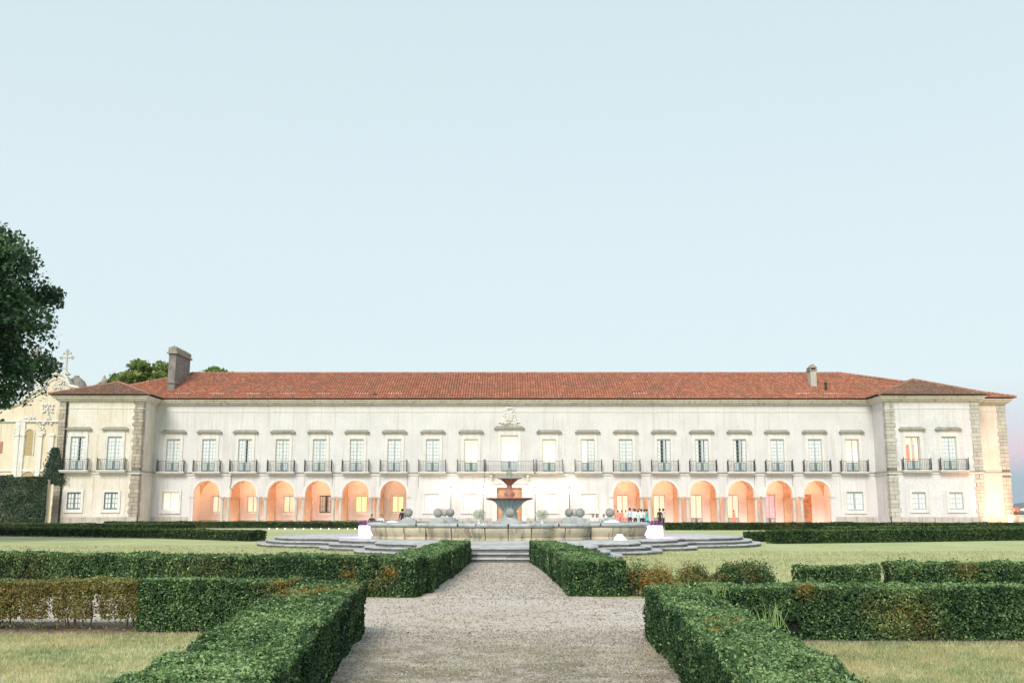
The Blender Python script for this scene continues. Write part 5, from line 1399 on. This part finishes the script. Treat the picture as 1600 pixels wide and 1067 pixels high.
    q.build('eyes', M['iron'], root)
    q = MB(); q.ball(hc-f*.022*k+U*.028*k, .102*k, 14, 8, 1.1)
    if longhair: q.tube([hc-f*.06*k+U*.03, hc-f*.09*k-U*.10, hc-f*.08*k-U*.26*k], [.085, .085, .05], 8)
    q.build('hair', hair, root, smooth=True)
    if skirt:
        q = MB(); ring = []
        q.lathe((x, y, z0+.42*k), [(.24*k, 0), (.23*k, .15), (.19*k, .40*k), (.15*k, .58*k)], 18); q.build('skirt', bottom, root, smooth=True)
    return root
WHT = fmat('white_shirt', (.78, .80, .84)); BLU = fmat('pale_blue_shirt', (.55, .64, .80)); NAVY = fmat('navy_trousers', (.03, .035, .07)); BLK = fmat('black_cloth', (.03, .03, .035))
BRN = fmat('dark_brown_trousers', (.10, .04, .03)); TEAL = fmat('teal_dress', (.10, .48, .48)); PINK = fmat('coral_dress', (.75, .28, .22)); CRM = fmat('cream_dress', (.75, .66, .60)); LBL = fmat('light_blue_dress', (.45, .68, .74))
DK = fmat('dark_hair', (.025, .018, .014)); BH = fmat('brown_hair', (.12, .065, .035))
def pp(px_, Y): return at(px_, 806, Y)[0]
def gp(px_, Y, *a, **k): return person(pp(px_, Y), Y, 0.006, *a, **k)
gp(984.5, 91, 15, BLU, NAVY, DK, 'man in a pale blue shirt and dark trousers, leftmost of the standing men', h=1.78)
gp(992.5, 90, -10, WHT, BRN, DK, 'man in a white shirt and dark brown trousers seen from behind among the guests', h=1.72)
gp(989.8, 97, 170, CRM, CRM, BH, 'guest standing farther back whose head shows between the blue and white shirts', skirt=True, h=1.75)
gp(998.5, 96, 160, CRM, BLK, DK, 'dark-haired guest at the back between two white shirts', h=1.74)
gp(1002.3, 88, 0, WHT, NAVY, DK, 'broad man in a white shirt and navy trousers with his back to the camera', pose='bent', h=1.70)
gp(1007.0, 88.6, 35, WHT, NAVY, DK, 'second man in a white shirt, leaning towards the woman in teal', pose='bent', h=1.68)
gp(1010.6, 87.4, 60, TEAL, TEAL, DK, 'dark-haired woman in a teal dress at the right of the group', skirt=True, h=1.68)
gp(997, 92, 20, LBL, LBL, BH, 'woman in a pale blue dress half hidden between the white-shirted men', skirt=True, h=1.62)
gp(1031.0, 87.5, 20, BLK, BLK, DK, 'man in a black suit standing alone before the second right arch', h=1.74)
gp(1036.5, 89.5, 60, CRM, BLK, DK, 'dark-haired person stretching an arm out beside the man in the black suit', pose='raise', h=1.74)
gp(965.5, 99, 10, PINK, PINK, BH, 'woman in a coral dress in the first right arch, nearest the stone ball', skirt=True, h=1.6)
gp(971.5, 99.5, 200, PINK, PINK, DK, 'dark-haired woman in a coral dress standing in the glow of the first right arch', skirt=True, h=1.62)
gp(977.5, 98.6, 150, CRM, PINK, BH, 'woman in a pale top and coral skirt by the door of the first right arch', skirt=True, h=1.62)
gp(1147, 105.5, 100, PINK, PINK, DK, 'figure in pink half hidden by a column in the fourth right arch', skirt=True, h=1.62)
def sit(px_, Y, *a, **k):
    return person(pp(px_, Y), Y, zb+.60, *a, pose='sit', group='guests seated on the basin rim', **k)
def bench(px0, px1, Y, lab):
    a, b = pp(px0, Y), pp(px1, Y); root = empty('stone_bench', ((a+b)/2, Y, 0), lab, 'bench')
    q = MB(); q.box(a, b, Y-.22, Y+.22, .40, .48); q.build('seat', M['trim'], root)
    for x in (a+.2, b-.2): q = MB(); q.box(x-.12, x+.12, Y-.18, Y+.18, 0, .40); q.build('bench_leg', M['trim'], root)
bench(574, 606, 76, 'pale bench behind the left end of the basin where two guests sit')
bench(918, 954, 80, 'pale bench behind the right end of the basin where three guests sit')
def sitb(px_, Y, *a, **k): return person(pp(px_, Y), Y-.02, .37, *a, pose='sit', **k)
G1 = 'guests seated left of the fountain'; G2 = 'guests seated right of the fountain'
sitb(581, 76, 200, BLK, BLK, DK, 'seated woman with long dark hair in black at the left of the fountain', longhair=True, group=G1, h=1.75)
sitb(595.5, 76, 170, WHT, CRM, BH, 'seated guest in white beside the dark-haired woman left of the fountain', group=G1)
sitb(926.5, 80, 150, WHT, BLK, BH, 'seated guest in a white shirt at the right of the fountain', group=G2)
sitb(933.5, 80, 210, CRM, BLK, BH, 'seated woman with long brown hair and black skirt right of the fountain', longhair=True, group=G2)
sitb(943.5, 80, 180, LBL, BLK, DK, 'seated guest in light blue nearest the outer right stone ball', group=G2)
gp(628.5, 74, 30, BLK, BLK, DK, 'guest in black standing half behind the outer left stone ball', group='guests seated left of the fountain', h=1.7)

# ------------------------------------------------------------------ evening haze over the far hills
hb = MB(); hb.box(-17000, 17000, -2500, 17000, -1.4, 235)
hz = bpy.data.materials.new('air_haze'); hz.use_nodes = True; t = hz.node_tree; t.nodes.clear()
o_ = t.nodes.new('ShaderNodeOutputMaterial'); v_ = t.nodes.new('ShaderNodeVolumePrincipled')
v_.inputs['Density'].default_value = 0.00005; v_.inputs['Color'].default_value = (.74, .86, .96, 1)
t.links.new(v_.outputs[0], o_.inputs['Volume'])
hb.build('haze', hz, kind='stuff')
